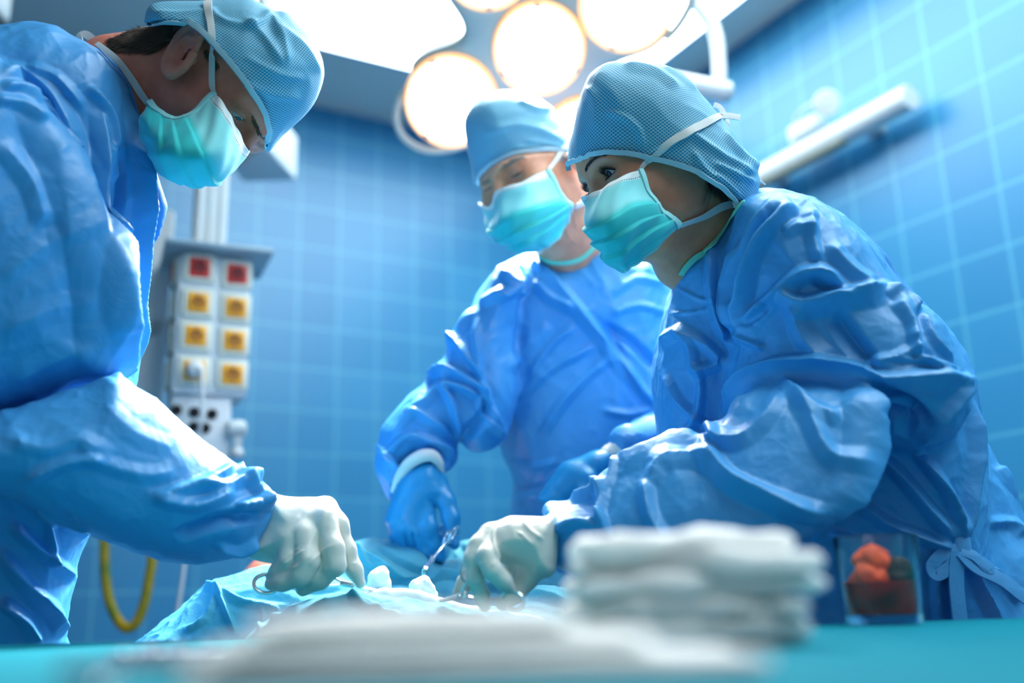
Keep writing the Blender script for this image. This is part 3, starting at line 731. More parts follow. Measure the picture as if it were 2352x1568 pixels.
class Head:
    """head frame: x forward (face), y to the person's left, z up; metres"""
    def __init__(s, c, yaw, pitch, roll, size=1.0):
        cy, sy = math.cos(yaw), math.sin(yaw); cp, sp = math.cos(pitch), math.sin(pitch)
        f = np.array([cy * cp, sy * cp, -sp]); l = np.array([-sy, cy, 0]); u = np.cross(f, l)
        l2 = l * math.cos(roll) + u * math.sin(roll); u2 = np.cross(f, l2)
        s.R = np.array([f, l2, u2]).T; s.c = np.asarray(c, float); s.s = size
    def w(s, x, y, z): return s.c + s.R @ (np.array([x, y, z]) * s.s)
    def px(s, *a): return proj(s.w(*a)[None])[0]
    def sdf(s, closed=False, female=False, ears=(1, 1), open_=.0062, nl=0.0, er=0.0, es=1.0, ex=0.0, ez=0.0):
        g = 0.93 if female else 1.0
        parts = [ell((-.012, 0, .035), (.098, .076, .090)), ell((.030, 0, -.010), (.066, .064, .078)),
                 ell((.030, 0, -.055), (.058, .052 * g, .052)), ell((.066, 0, -.088), (.022, .022, .022)),
                 ell((.060, .040, -.022), (.030, .026, .026)), ell((.060, -.040, -.022), (.030, .026, .026)),
                 ell((.010, .052 * g, -.050), (.036, .016, .032)), ell((.010, -.052 * g, -.050), (.036, .016, .032)),
                 ell((.058, 0, .045), (.040, .056, .045))]
        f = union(parts, .022)
        brow = union([cone((.086, .012, .026), (.078, .045, .026), .009, .008), cone((.086, -.012, .026), (.078, -.045, .026), .009, .008)], .004)
        nose = union([cone((.090, 0, .018), (.112 - nl, 0, -.020), .0075, .0105), cone((.112 - nl, 0, -.020), (.108 - nl, 0, -.026), .0105, .0095), ell((.100 - nl, .013, -.026), (.010, .007, .007)), ell((.100 - nl, -.013, -.026), (.010, .007, .007))], .006)
        mouth = union([cone((.096, .016, -.056), (.098, -.016, -.056), .007, .007)], .004)
        ey = [(.0745, sgn * .0315, .006) for sgn in (1, -1)]
        s.eyes = ey
        def head(p):
            q = (p - s.c) @ s.R / s.s
            v = smin(f(q), brow(q), .012); v = smin(v, nose(q), .010); v = smin(v, mouth(q), .008)
            for e in ey:
                e = np.array(e); d = np.linalg.norm((q - e - [.021, 0, -.001]) / [1, 1.25, .95], axis=1) - .0135; v = smax(v, -d, .010)
                lid = np.linalg.norm(q - e, axis=1) - .0146; v = smin(v, lid, .0025)
                if closed:
                    t = q - e; zc = -.0048 + .002 * (t[:, 1] / .013) ** 2
                    ln = np.maximum(np.abs(t[:, 2] - zc) - .0006, np.abs(t[:, 1]) - .0135); ln = np.maximum(ln, -(t[:, 0] - .004)); v = smax(v, -ln, .0012)
                    zc2 = .0072 - .003 * (t[:, 1] / .014) ** 2; ln = np.maximum(np.abs(t[:, 2] - zc2) - .0002, np.abs(t[:, 1]) - .0145); ln = np.maximum(ln, -(t[:, 0])); v = smax(v, -ln, .0014)
                else:
                    t = q - e; y_ = t[:, 1] / .0140
                    up = open_ * (1 - y_ * y_) ; lo = -open_ * .62 * (1 - y_ * y_)
                    a = np.maximum(np.maximum(t[:, 2] - up, lo - t[:, 2]), -(t[:, 0] - .002)); v = smax(v, -a, .0009)
                    zc2 = open_ + .0034 - (open_ + .001) * y_ * y_ * .85; ln = np.maximum(np.abs(t[:, 2] - zc2) - .0002, np.abs(t[:, 1]) - .0145); ln = np.maximum(ln, -(t[:, 0] - .002)); v = smax(v, -ln, .0012)
            for sgn, on in zip((1, -1), ears):
                if not on: continue
                e = np.array([-.008 + ex, sgn * .074, -.002 + ez]); t = (q - e) / es; t = t * [1, sgn, 1]
                t = np.stack([t[:, 0] * math.cos(er) - t[:, 2] * math.sin(er), t[:, 1], t[:, 0] * math.sin(er) + t[:, 2] * math.cos(er)], 1)
                # pinna plane, tilted back
                ca, sa = math.cos(.25), math.sin(.25); a = (t[:, 0] * ca + t[:, 1] * sa) * .76; b = -t[:, 0] * sa + t[:, 1] * ca
                # helix
                ang = np.arctan2(t[:, 2], -a); rr = .0165 + .0125 * np.clip(np.sin(ang), -1, 1) ** 2
                rad = np.sqrt(a * a + t[:, 2] ** 2)
                hx = np.sqrt(((rad - rr) * .9) ** 2 + (b - .010) ** 2) - .0042
                hx = np.where((ang > 2.3) & (ang < 3.0), hx + .002, hx)
                bowl = np.maximum(np.abs(b - .004 - rad * .22) - .0020, rad - rr)
                lobe = np.sqrt((a + .000) ** 2 + (t[:, 2] + .026) ** 2 + ((b - .009) * 1.6) ** 2) - .0085
                anti = np.sqrt(((rad - rr * .58) * .9) ** 2 + (b - .009) ** 2) - .0030; anti = np.where((ang < -.9) | (ang > 1.9), .02, anti)
                trag = np.linalg.norm((t - [.013, .006, -.004]) / [1, 1, 1.3], axis=1) - .0048
                ear = smin(smin(hx, bowl, .003), lobe, .006); ear = smin(ear, anti, .002); ear = smin(ear, trag, .003)
                v = smin(v, ear * es, .004)
                hole = np.linalg.norm((t - [.004, .004, -.003]) / [1, 1, 1.3], axis=1) - .0062; v = smax(v, -hole, .003)
            return v * s.s
        return head
def strands(name, roots_dirs, r, m, parent, n=5):
    k = MB()
    for a, b, c in roots_dirs:
        pts = [a * (1 - t) ** 2 + 2 * b * t * (1 - t) + c * t * t for t in np.linspace(0, 1, n)]
        k.tube(pts, np.linspace(r, r * .15, n), 5)
    return k.build(name, m, parent)
def sph_uv(c, up, fwd):
    up = nrm(up); fwd = nrm(fwd - up * up.dot(fwd)); sd = np.cross(up, fwd)
    def f(V):
        q = V - c; z = q @ up; a = np.arctan2(q @ sd, q @ fwd); r = np.sqrt((q @ sd) ** 2 + (q @ fwd) ** 2)
        lat = np.arctan2(z, r) * .115
        return np.stack([a * .10, lat], 1)
    return f
def plane_uv(fr):
    c, a, r, u = fr
    def f(V):
        q = V - c; x = q @ r; y = q @ u; z = q @ a
        rr = np.sqrt(x * x + z * z); return np.stack([np.arctan2(x, -z + .02) * .115 if False else x * 1.0 + .0 * z, y], 1)
    return f
def sheet(name, grid, mat_, parent, nu=8, nv=8, th=.0012, disp=None, mirror=None):
    """cloth from a net of (px, py, distance); rows = down, columns = across; bicubic"""
    G = np.array([[P(*q) for q in row] for row in grid])
    rows = [cr(r, nu) for r in G]; rows = np.array(rows); cols = [cr(rows[:, j], nv) for j in range(rows.shape[1])]
    S = np.array(cols).transpose(1, 0, 2); h, w = S.shape[:2]
    dU = np.gradient(S, axis=1); dV = np.gradient(S, axis=0); N = nrm(np.cross(dU, dV))
    if (N * nrm(CAM - S)).sum() < 0: N = -N
    U = np.linspace(0, 1, w)[None].repeat(h, 0); Vv = np.linspace(0, 1, h)[:, None].repeat(w, 1)
    if disp is not None: S = S + N * disp(U, Vv)[..., None]
    idx = np.arange(h * w).reshape(h, w); Q = [(idx[i, j], idx[i + 1, j], idx[i + 1, j + 1], idx[i, j + 1]) for i in range(h - 1) for j in range(w - 1)]
    V = S.reshape(-1, 3); UV = np.stack([U.ravel(), Vv.ravel()], 1)
    o = mesh(name, V, Q, mat_, parent, uv=UV)
    sm = o.modifiers.new('thickness', 'SOLIDIFY'); sm.thickness = th; sm.offset = 0
    BV[o.name] = BVHTree.FromPolygons([tuple(v) for v in V], [tuple(map(int, q)) for q in Q])
    return o, S, N, dU, dV
def mask_mat(name, wl=.10, flip=1):
    """uv: u across, v down. white binding top, pale upper panel, aqua pleats, stitched dashes"""
    m = mat(name, srgb(60, 200, 204), rough=.75, spec=.2, sheen=.1, bump=(500, .3, .0006)); nt = m.node_tree; b = nt.nodes['Principled BSDF']
    uv = nt.nodes.new('ShaderNodeUVMap'); sp = nt.nodes.new('ShaderNodeSeparateXYZ'); nt.links.new(uv.outputs[0], sp.inputs[0])
    r = nt.nodes.new('ShaderNodeValToRGB'); e = r.color_ramp; nt.links.new(sp.outputs[1], r.inputs[0])
    e.elements[0].position = 0; e.elements[0].color = srgb(214, 230, 230)
    for p_, c in ((wl - .004, (214, 230, 230)), (wl + .004, (128, 216, 220)), (.34, (132, 218, 222)), (.40, (56, 204, 206)), (.93, (50, 198, 204)), (.955, (120, 214, 218))):
        q = e.elements.new(p_); q.color = srgb(*c)
    e.elements[-1].color = srgb(130, 216, 220)
    # stitching: dashes along the binding and the side
    def band(o, c, w): return mnode(nt, 'LESS_THAN', mnode(nt, 'ABSOLUTE', mnode(nt, 'SUBTRACT', o, c)), w)
    def dash(o, n): return mnode(nt, 'LESS_THAN', mnode(nt, 'FRACT', mnode(nt, 'MULTIPLY', o, n)), .62)
    st = mnode(nt, 'MULTIPLY', band(sp.outputs[1], wl - .012, .0055), dash(sp.outputs[0], 46))
    s2 = mnode(nt, 'MULTIPLY', band(sp.outputs[1], .955, .006), dash(sp.outputs[0], 46))
    st = mnode(nt, 'MAXIMUM', st, s2)
    mx = nt.nodes.new('ShaderNodeMix'); mx.data_type = 'RGBA'; mx.inputs[7].default_value = srgb(24, 120, 134)
    side = mnode(nt, 'GREATER_THAN', sp.outputs[0], .945) if flip else mnode(nt, 'LESS_THAN', sp.outputs[0], .055)
    m0 = nt.nodes.new('ShaderNodeMix'); m0.data_type = 'RGBA'; m0.inputs[7].default_value = srgb(140, 218, 222)
    nt.links.new(mnode(nt, 'MULTIPLY', side, .6), m0.inputs[0]); nt.links.new(r.outputs[0], m0.inputs[6])
    nt.links.new(st, mx.inputs[0]); nt.links.new(m0.outputs[2], mx.inputs[6]); nt.links.new(mx.outputs[2], b.inputs['Base Color'])
    return m
MASKM = mask_mat('mask_fabric')
def pleats(n=3, v0=.40, v1=.80, h=.0045):
    def f(U, V):
        t = (V - v0) / (v1 - v0) * n; fr_ = t - np.floor(t)
        saw = np.where((V > v0) & (V < v1), (1 - fr_) ** 1.0 * h, 0)
        w = np.clip(np.minimum(U, 1 - U) * 8, .15, 1)
        return saw * w + .0018 * np.sin(U * 9 + V * 14) * w + .0008 * np.sin(U * 31 + V * 23)
    return f
def free_tube(name, pts, r, m, parent, n=10):
    return MB().tube(cr([P(*q) for q in pts], 6), r, n).build(name, m, parent)
def poly_at(poly, H): return [(x, y, H) for x, y in poly]
def SS(st_, k_): return [(a_, b_, c_, d_ * k_) for a_, b_, c_, d_ in st_]
# ------------------------------------------------------------------ left surgeon
root = empty('person', (P(150, 900, 1.15)[0], P(150, 900, 1.15)[1], 0)); LS = root
tag(root, 'person in blue gown bending down at the left, white glove on a forceps', 'person')
hl = Head(P(524, 186, 1.11), math.radians(-20), math.radians(65), math.radians(0), .96)
print('L eye', hl.px(.087, -.0315, .006), 'ear', hl.px(-.008, -.08, 0), 'nose', hl.px(.12, 0, -.02), 'chin', hl.px(.07, 0, -.1), 'top', hl.px(0, 0, .125))
hs = hl.sdf(open_=.0030, nl=.014, er=-.55, es=1.15, ex=.010)
neck = union([chain([(440, 100, 1.12, 60), (385, 85, 1.125, 48), (352, 80, 1.125, 36)], .01), cone(hl.w(-.035, 0, -.03), P(272, 190, 1.13), .052, .052), cone(hl.w(-.005, 0, -.05), P(285, 270, 1.13), .045, .056), cone(P(272, 190, 1.13), P(180, 300, 1.16), .052, .06)], .03)
jaw = chain([(418, 205, 1.045, 62), (450, 262, 1.05, 40)], .01)
# cap
capo = [(333, 45), (345, 12), (380, 3), (460, 1), (560, -4), (610, 14), (628, 26), (655, 28), (685, 55), (722, 98), (742, 140), (742, 190), (720, 240), (690, 275), (650, 310), (612, 352), (540, 385), (440, 310), (375, 220), (322, 110)]
cap2 = [(280, 52), (280, -90), (460, -100), (640, -90), (820, 0), (860, 180), (800, 320), (650, 400), (612, 346), (615, 318), (612, 290), (604, 262), (585, 225), (560, 190), (530, 152), (500, 118), (478, 95), (455, 72), (432, 56), (405, 50), (370, 50), (345, 54)]
Hc = 1.09
ci = inflate(capo, Hc, .088, .090, sm=3); cf = inter(ci, prism(cap2, Hc), .002)
def under_cap(bf, ci_, pr_, d=.0035):
    def f(p):
        v = bf(p); c_ = ci_(p) + d; q = pr_(p); w_ = np.clip((.004 - q) / .006, 0, 1)
        return np.where(w_ > 0, np.maximum(v, c_ * w_ + v * (1 - w_)), v)
    return f
cpr = prism(cap2, Hc)
bodyf = under_cap(lambda p: smin(hs(p), neck(p), .018), ci, cpr)
lo, hi = bounds([(60, -40, 1.1), (700, 450, 1.1)], .13)
_bf0 = bodyf; _nz = prism([(566, 348), (590, 348), (614, 340), (660, 380), (640, 460), (540, 460), (530, 392)], 1.06)
bodyf = lambda p: smax(_bf0(p), -_nz(p), .008)
BL = solid('body', bodyf, lo, hi, .0021, SK_L, root)
def add_eyes(hd, m, parent, which=(1, -1), look=(1, 0, -.1), r=.0132):
    for sg in which:
        eyeball(hd.w(.0745, sg * .0315, .006), hd.R @ np.array(look), r * hd.s, m, parent)
add_eyes(hl, eyeball_mat('pale_blue_eye', (120, 150, 160)), BL, look=(1, 0, -.35))
lo, hi = bounds([(320, -20, Hc), (760, 350, Hc)], .12)
def cup_uv(fr, ang=0.0):
    c, a, r, u = fr; ca, sa = math.cos(ang), math.sin(ang)
    def f(V):
        q = V - c; x = q @ r; y = q @ u; z = q @ a
        # stretch towards the rim so the lattice follows the curvature
        rad = np.sqrt(x * x + y * y) + 1e-9; k = np.arctan2(rad, np.maximum(-z, -.02) + .03) * .095 / rad
        k = np.where(rad < .002, 1.0, k); X = x * k; Y = y * k
        return np.stack([X * ca + Y * sa, -X * sa + Y * ca], 1)
    return f
cst = [([(560, 40), (610, 90), (650, 150)], 26, 14, 5), ([(620, 30), (650, 90), (660, 150)], 20, 16, 5), ([(640, 60), (700, 110), (735, 170)], 18, 22, 5), ([(560, 190), (620, 215), (690, 225)], 22, 18, 4), ([(560, 130), (640, 170), (700, 180)], 16, 14, 3), ([(620, 25), (600, 50), (560, 60)], 14, 18, 5), ([(350, 30), (420, 30), (500, 20)], 12, 12, 3), ([(480, 20), (520, 50), (590, 60)], 14, 14, 4)]
CL = solid('surgical_cap', cf, lo, hi, .0026, CAPM, root, strokes=SS(cst, .62), noise=[(16, .0016, 1, (1, 1, 1))], uvf=cup_uv(ci.fr, .15))
def fold_strip(name, pts, w_px, names, m_, parent, off=.0022, n=6):
    V, Q = strip_on(pts, w_px, names, off, n); k = MB(); k.add(V, Q); return k.build(name, m_, parent)
TRIM = mat('cap_trim', srgb(178, 214, 226), rough=.8, bump=(600, .5, .001))
edge = [(338, 54), (370, 46), (405, 46), (434, 52), (458, 68), (482, 90), (503, 113), (533, 147), (563, 185), (589, 221), (608, 258), (617, 290), (619, 318), (612, 336)]
fold_strip('cap_edge', edge, 13, [CL.name, BL.name], TRIM, CL, off=.0042)
# hair at the nape
random.seed(3); hr = []
def hair_shell(name, poly, H, bf, th, m_, parent, h=.0022, cut=None):
    pr_ = prism(poly, H, sm=2)
    fn = lambda p: smax(smax(bf(p) - th, pr_(p), .003), (p[:, 1] - H) - .12, .001)
    lo_, hi_ = bounds([(min(q[0] for q in poly), min(q[1] for q in poly), H), (max(q[0] for q in poly), max(q[1] for q in poly), H)], .05)
    return solid(name, fn, lo_, hi_, h, m_, parent, noise=[(60, .0012, 3, (1, 1, 1))])
nape = [(256, 104), (262, 88), (300, 68), (345, 50), (400, 50), (425, 62), (402, 70), (394, 84), (388, 96), (372, 108), (352, 119), (330, 112), (300, 106), (276, 112)]
HS = hair_shell('hair', nape, 1.11, bodyf, .0035, HAIRB, root)
for i in range(1500):
    t = random.random(); x = 262 + 135 * t; y0 = 88 - 38 * min(1, t * 1.25) ; y1 = 112 + 8 * math.sin(t * 3) - (22 * max(0, t - .7) / .3); y = y0 + (y1 - y0) * random.random()
    q = hit(x, y, [HS.name, BL.name], .0004)
    if q is None: continue
    l_ = 14 + 14 * random.random(); e_ = hit(x - l_, y + l_ * .35 + 3 * random.random(), [HS.name, BL.name], .0016)
    if e_ is None: e_ = (P(x - l_, y + l_ * .3, q[0][1]), q[1])
    hr.append((q[0], (q[0] + e_[0]) / 2 + q[1] * .0025, e_[0]))
for i in range(70):
    x = 258 + 70 * random.random(); y = 90 - (x - 262) * .42 + random.random() * 6; q = hit(x, y + 6, [HS.name, BL.name], .001)
    if q is None: continue
    b_ = P(x - 6 - 8 * random.random(), y - 3 - 7 * random.random(), q[0][1]); hr.append((q[0], (q[0] + b_) / 2 + ZU * .002, b_))
strands('strands', hr, .00038, HAIRB, HS)
hr = []
for i in range(160):   # sideburn + brow
    t = random.random(); x = 470 + 26 * t + 10 * random.random(); y = 112 + 38 * t + 10 * random.random(); q = hit(x, y, [BL.name], .0004)
    if q is None: continue
    e_ = hit(x - 4, y + 10, [BL.name], .0012); 
    if e_ is not None: hr.append((q[0], (q[0] + e_[0]) / 2 + q[1] * .001, e_[0]))
strands('sideburn', hr, .0004, HAIRB, root)
hr = []
for i in range(80):
    t = random.random(); x = 575 + 18 * t + 7 * random.random(); y = 262 + 42 * t + 6 * random.random(); q = hit(x, y, [BL.name], .0003)
    if q is None: continue
    e_ = hit(x + 2, y + 9, [BL.name], .0012)
    if e_ is not None: hr.append((q[0], (q[0] + e_[0]) / 2 + q[1] * .001, e_[0]))
strands('eyebrow', hr, .0004, mat('fair_brow', srgb(96, 70, 50), rough=.5), root)
# mask: columns from near corner (cheek/ear side) ... rows from nose edge down to the chin
Hn = 1.005
g = [   # row 0 = upper binding (eye side), last = lower edge (chin side); columns: near side -> nose ridge -> far side
 [(492, 212, 1.035), (520, 250, 1.025), (548, 296, 1.03), (568, 345, 1.07), (574, 330, 1.14)],
 [(462, 240, 1.030), (490, 280, 1.005), (520, 330, 1.005), (545, 378, 1.06), (556, 370, 1.15)],
 [(430, 268, 1.025), (450, 310, .990), (475, 362, .985), (500, 410, 1.055), (520, 404, 1.15)],
 [(385, 268, 1.025), (392, 320, .985), (405, 370, .985), (432, 424, 1.055), (460, 420, 1.15)],
 [(355, 246, 1.035), (344, 300, 1.00), (352, 350, 1.01), (378, 402, 1.06), (400, 400, 1.14)],
 [(345, 232, 1.045), (326, 270, 1.03), (322, 318, 1.05), (345, 368, 1.08), (360, 372, 1.13)]]
g2 = [[q for q in row][::-1] for row in g]     # u: far -> near
ML, S_, N_, dU_, dV_ = sheet('face_mask', g2, MASKM, root, 14, 14, disp=pleats(3, .42, .80, .004))
def tie(name, pts, w, names, parent, H=None, off=.003):
    V, Q = strip_on(pts, w, names, off, 6, H); return MB().add(V, Q).build(name, TIE, parent)
def border(name, idx_pts, parent, w=.006, m_=None):
    """binding strip along an edge of the mask"""
    pts, ns = idx_pts; return MB().add(*ribbon(pts, w, ns, .0012)).build(name, m_ or TRIMW, parent)
TRIMW = mat('mask_binding', srgb(150, 222, 226), rough=.8, bump=(500, .4, .0008))
border('binding', (S_[:, -2] + N_[:, -2] * .0012, N_[:, -2]), ML, .0075)
tie('tie', [(494, 216), (489, 200), (490, 150), (489, 100), (484, 50), (478, 8)], [6, 14, 15, 15, 16, 20], [CL.name, BL.name], ML)
tie('tie', [(343, 236), (325, 214), (300, 178), (270, 140), (243, 118), (225, 104)], [16, 17, 16, 15, 15, 12], [BL.name], ML)
tie('tie', [(248, 116, 1.08), (262, 100, 1.08), (280, 94, 1.08), (262, 82, 1.10)], 15, [BL.name], ML)
# bow loops behind the neck
k = MB()
k.add(*ribbon(cr([P(x, y, 1.12) for x, y in ((232, 130), (222, 104), (208, 86), (193, 78), (181, 84), (186, 108))], 6), .010, [(-.3, -1, .2)] * 31))
k.build('tie_loop', TIE, ML)
# gown -------------------------------------------------------------------
torso = [(-420, 140), (-200, 60), (0, 66), (60, 62), (126, 68), (170, 92), (232, 124), (280, 170), (310, 240), (328, 340), (340, 410), (352, 472), (348, 540), (342, 600), (334, 660), (326, 720), (318, 800), (312, 868), (296, 960), (260, 1100), (206, 1222), (178, 1290), (176, 1330), (160, 1400), (150, 1480), (140, 1600), (-420, 1600)]
upper = [(-420, 130), (-200, 60), (-40, 110), (40, 170), (92, 252), (118, 330), (160, 410), (200, 490), (232, 580), (248, 660), (262, 760), (276, 862), (160, 890), (60, 925), (-60, 958), (-420, 1020)]
fore = [(-420, 940), (-100, 962), (0, 945), (100, 912), (200, 882), (262, 864), (290, 872), (340, 905), (400, 950), (470, 1010), (520, 1048), (545, 1066), (580, 1085), (615, 1115), (632, 1140), (628, 1180), (610, 1220), (585, 1255), (556, 1276), (520, 1286), (460, 1293), (400, 1290), (300, 1262), (205, 1224), (120, 1190), (0, 1140), (-200, 1090), (-420, 1060)]
Ht, Hu, Hf = 1.16, 1.00, 1.06
ft = inflate(torso, Ht, .075, .125, sm=3, Tb=.22); fu = inflate(upper, Hu, .10, .085, sm=3); ff = inflate(fore, Hf, .070, .072, tilt=(.10, 0), sm=3)
gf = lambda p: smin(smin(ft(p), fu(p), .012), ff(p), .010)
lo, hi = bounds([(-420, 50, 1.1), (640, 1600, 1.15)], .16); lo[2] = .80; lo[1] = .88; hi[1] = 1.46
st = [
 # sleeve folds
 ([(88, 240), (146, 400), (198, 560), (222, 700), (236, 870)], 70, 52, 18),
 ([(40, 200), (90, 330), (130, 480), (150, 600)], 30, 30, 3),
 ([(0, 160), (60, 170), (120, 220), (180, 330)], 22, 18, 6), ([(0, 200), (50, 205), (110, 260)], 14, 12, 5),
 ([(60, 150), (130, 180), (190, 250)], 16, 14, 5), ([(-20, 230), (40, 240), (80, 280)], 16, 12, 5),
 ([(0, 640), (110, 560), (190, 520)], 30, 26, 2), ([(0, 330), (70, 420), (100, 520)], 30, 26, 5),
 ([(0, 760), (120, 710), (200, 700)], 34, 34, 2), ([(20, 880), (120, 830), (200, 800)], 30, 30, 3),
 # torso front: long vertical folds
 ([(232, 250), (236, 400), (225, 560), (228, 700), (262, 820), (290, 862)], 16, 26, 12),
 ([(300, 240), (316, 380), (322, 480), (310, 620), (300, 740), (310, 850)], 14, 16, 13),
 ([(270, 330), (278, 430), (262, 560), (268, 680)], 12, 14, -8),
 ([(250, 330), (262, 420)], 10, 10, 6), ([(200, 200), (250, 260), (268, 360)], 14, 12, 6),
 # forearm
 ([(540, 1066), (500, 1090), (450, 1110), (350, 1140)], 26, 14, 6),
 ([(545, 1066), (560, 1090), (600, 1100)], 14, 12, 5), ([(450, 1110), (510, 1118), (560, 1100), (600, 1106)], 12, 18, 6),
 ([(560, 1100), (590, 1130), (604, 1160)], 10, 12, 7), ([(540, 1170), (580, 1158), (624, 1150)], 16, 22, 8), ([(350, 1140), (450, 1160), (540, 1130)], 18, 18, 6),
 ([(400, 1230), (500, 1190), (600, 1175)], 14, 24, -9), ([(500, 1250), (550, 1262), (590, 1240)], 10, 12, 6),
 ([(0, 1000), (100, 1030), (180, 1010), (260, 1050)], 24, 20, 3), ([(180, 1020), (230, 1060), (330, 1090), (400, 1080)], 22, 22, 3),
 ([(60, 1100), (160, 1060), (240, 1060)], 16, 18, 5), ([(240, 930), (300, 990), (400, 1030)], 26, 26, 2),
 # skirt below the arm
 ([(80, 1172), (150, 1205), (205, 1225)], 8, 14, 5), ([(30, 1200), (80, 1250), (140, 1300), (176, 1330)], 14, 20, 6), ([(0, 1260), (60, 1340), (120, 1400), (150, 1460)], 18, 24, 7),
 ([(0, 1380), (50, 1420), (80, 1480)], 20, 16, 10), ([(110, 1190), (116, 1260), (108, 1300)], 16, 10, 7)]
GL = solid('gown', gf, lo, hi, .0042, GOWN, root, strokes=st, noise=[(8, .0042, 2, (1, 1, .6)), (20, .0020, 5, (1, 1, .8)), (46, .0006, 6, (1, 1, 1))], sm=1, wk=1.15, ex=1.0, sub=1)
# knitted inner flap of the gown at the chest, ribbed panel
fl_ = inflate([(322, 330), (340, 350), (362, 400), (386, 474), (374, 560), (362, 640), (346, 740), (330, 830), (318, 875), (318, 700), (322, 500)], 1.20, .012, .012)
lo, hi = bounds([(300, 320, 1.14), (400, 880, 1.14)], .03)
solid('chest_panel', fl_, lo, hi, .003, GOWN_IN, GL)
fold_strip('neck_edge', [(226, 118), (255, 150), (290, 192), (312, 240), (325, 300)], 7, [GL.name, BL.name], GOWN_IN, GL, off=.003)
# skirt, trousers, shoes below the picture
ctr = P(-80, 1400, 1.32)
k = MB(); k.lathe((ctr[0], ctr[1], 0), ZU, [(.20, .45), (.215, .46), (.20, .70), (.17, .86), (0, .87)], 40); k.build('gown_skirt', GOWN, GL)
TROU = mat('scrub_trousers', srgb(60, 120, 170), rough=.7); CLOG = mat('white_clog', srgb(210, 214, 214), rough=.5)
def legs(cx, cy, fx, fy, root):
    n_ = nrm(np.array([fx, fy, 0.])); sd = np.array([-n_[1], n_[0], 0])
    for s in (-1, 1):
        b = np.array([cx, cy, 0]) + sd * s * .11
        MB().tube([b + ZU * .07, b + ZU * .3, b + ZU * .6], [.055, .065, .085], 20).build('trouser_leg', TROU, root)
        k = MB(); k.box(b + n_ * .05 + ZU * .035, (.27, .095, .07), np.array([n_, sd, ZU]).T, .03); k.build('clog', CLOG, root)
legs(ctr[0], ctr[1], 1, .3, root)
# glove -------------------------------------------------------------------
Hh = 1.15
pal = inflate([(610, 1118), (632, 1132), (660, 1139), (700, 1141), (745, 1141), (764, 1152), (774, 1180), (780, 1215), (784, 1250), (776, 1290), (745, 1300), (700, 1310), (660, 1300), (640, 1296), (600, 1290), (558, 1272), (575, 1240), (600, 1190)], Hh, .045, .040, tilt=(.05, 0), sm=3)
fing = [chain([(752, 1166, Hh + .005, 24), (776, 1205, Hh, 22), (797, 1262, Hh, 18), (814, 1308, Hh, 16), (828, 1340, Hh, 12)], .01),
        chain([(746, 1190, Hh - .02, 28), (764, 1260, Hh - .03, 24), (768, 1298, Hh - .03, 23), (735, 1330, Hh - .025, 20), (696, 1352, Hh - .02, 17)], .01),
        chain([(700, 1230, Hh - .03, 30), (706, 1290, Hh - .04, 25), (690, 1322, Hh - .04, 22), (650, 1336, Hh - .035, 18), (622, 1340, Hh - .03, 15)], .01),
        chain([(664, 1240, Hh - .03, 30), (662, 1290, Hh - .035, 22), (640, 1312, Hh - .03, 18), (625, 1326, Hh - .02, 15)], .01),
        chain([(640, 1270, Hh + .01, 26), (680, 1310, Hh + .03, 20), (720, 1330, Hh + .04, 17)], .01)]
gv = lambda p: smin(pal(p), union(fing, .0025)(p), .007)
lo, hi = bounds([(540, 1110, Hh), (850, 1380, Hh)], .07)
gst = [([(752, 1165), (720, 1230), (690, 1290)], 16, 16, 2.0), ([(720, 1165), (690, 1210), (670, 1260)], 16, 14, 1.6), ([(700, 1262), (675, 1280), (650, 1298)], 5, 6, 2.2), ([(712, 1272), (690, 1296), (668, 1308)], 5, 5, 2.0), ([(690, 1258), (668, 1272), (645, 1292)], 4, 4, 1.6),
       ([(765, 1250), (730, 1275), (710, 1300)], 4, 6, 1.8), ([(620, 1260), (660, 1220), (690, 1180)], 8, 8, 1.2), ([(806, 1296), (818, 1292)], 4, 4, 1.4), ([(740, 1310), (752, 1304)], 4, 4, 1.4)]
solid('glove', gv, lo, hi, .0016, LATEX, root, strokes=SS(gst, .6), noise=[(45, .0005, 4, (1, 1, 1))])
# ------------------------------------------------------------------ right surgeon (woman)
Hw = 1.12
root = empty('person', (P(1950, 1200, 1.3)[0], P(1950, 1200, 1.3)[1], 0)); WS = root
tag(root, 'person in blue gown at the right with wide sleeve, dark eye showing above the mask', 'person')
hw = Head(P(1503, 393, 1.163), math.radians(180 + 17), math.radians(21), math.radians(-4), .93)
print('W eye', hw.px(.087, .0315, .006), 'far eye', hw.px(.087, -.0315, .006), 'ear', hw.px(-.008, .08, 0), 'lobe', hw.px(-.008, .08, -.03), 'nose', hw.px(.12, 0, -.02), 'chin', hw.px(.07, 0, -.1), 'top', hw.px(0, 0, .125))
hws = hw.sdf(female=True, open_=.0062, nl=.016, ears=(1, 0))
neckw = union([cone(hw.w(-.035, 0, -.03), P(1650, 540, 1.24), .050, .050), cone(hw.w(-.01, 0, -.06), P(1610, 600, 1.23), .040, .048), cone(P(1650, 540, 1.24), P(1690, 660, 1.30), .050, .060), chain([(1520, 560, 1.16, 42), (1560, 600, 1.20, 60)], .02)], .03)
capo = [(1306, 385), (1306, 350), (1318, 290), (1332, 230), (1346, 190), (1362, 165), (1390, 147), (1430, 140), (1480, 142), (1525, 150), (1570, 175), (1610, 215), (1650, 262), (1690, 310), (1718, 350), (1744, 372), (1740, 395), (1746, 412), (1740, 440), (1730, 470), (1710, 500), (1680, 530), (1600, 530), (1450, 510), (1325, 440)]
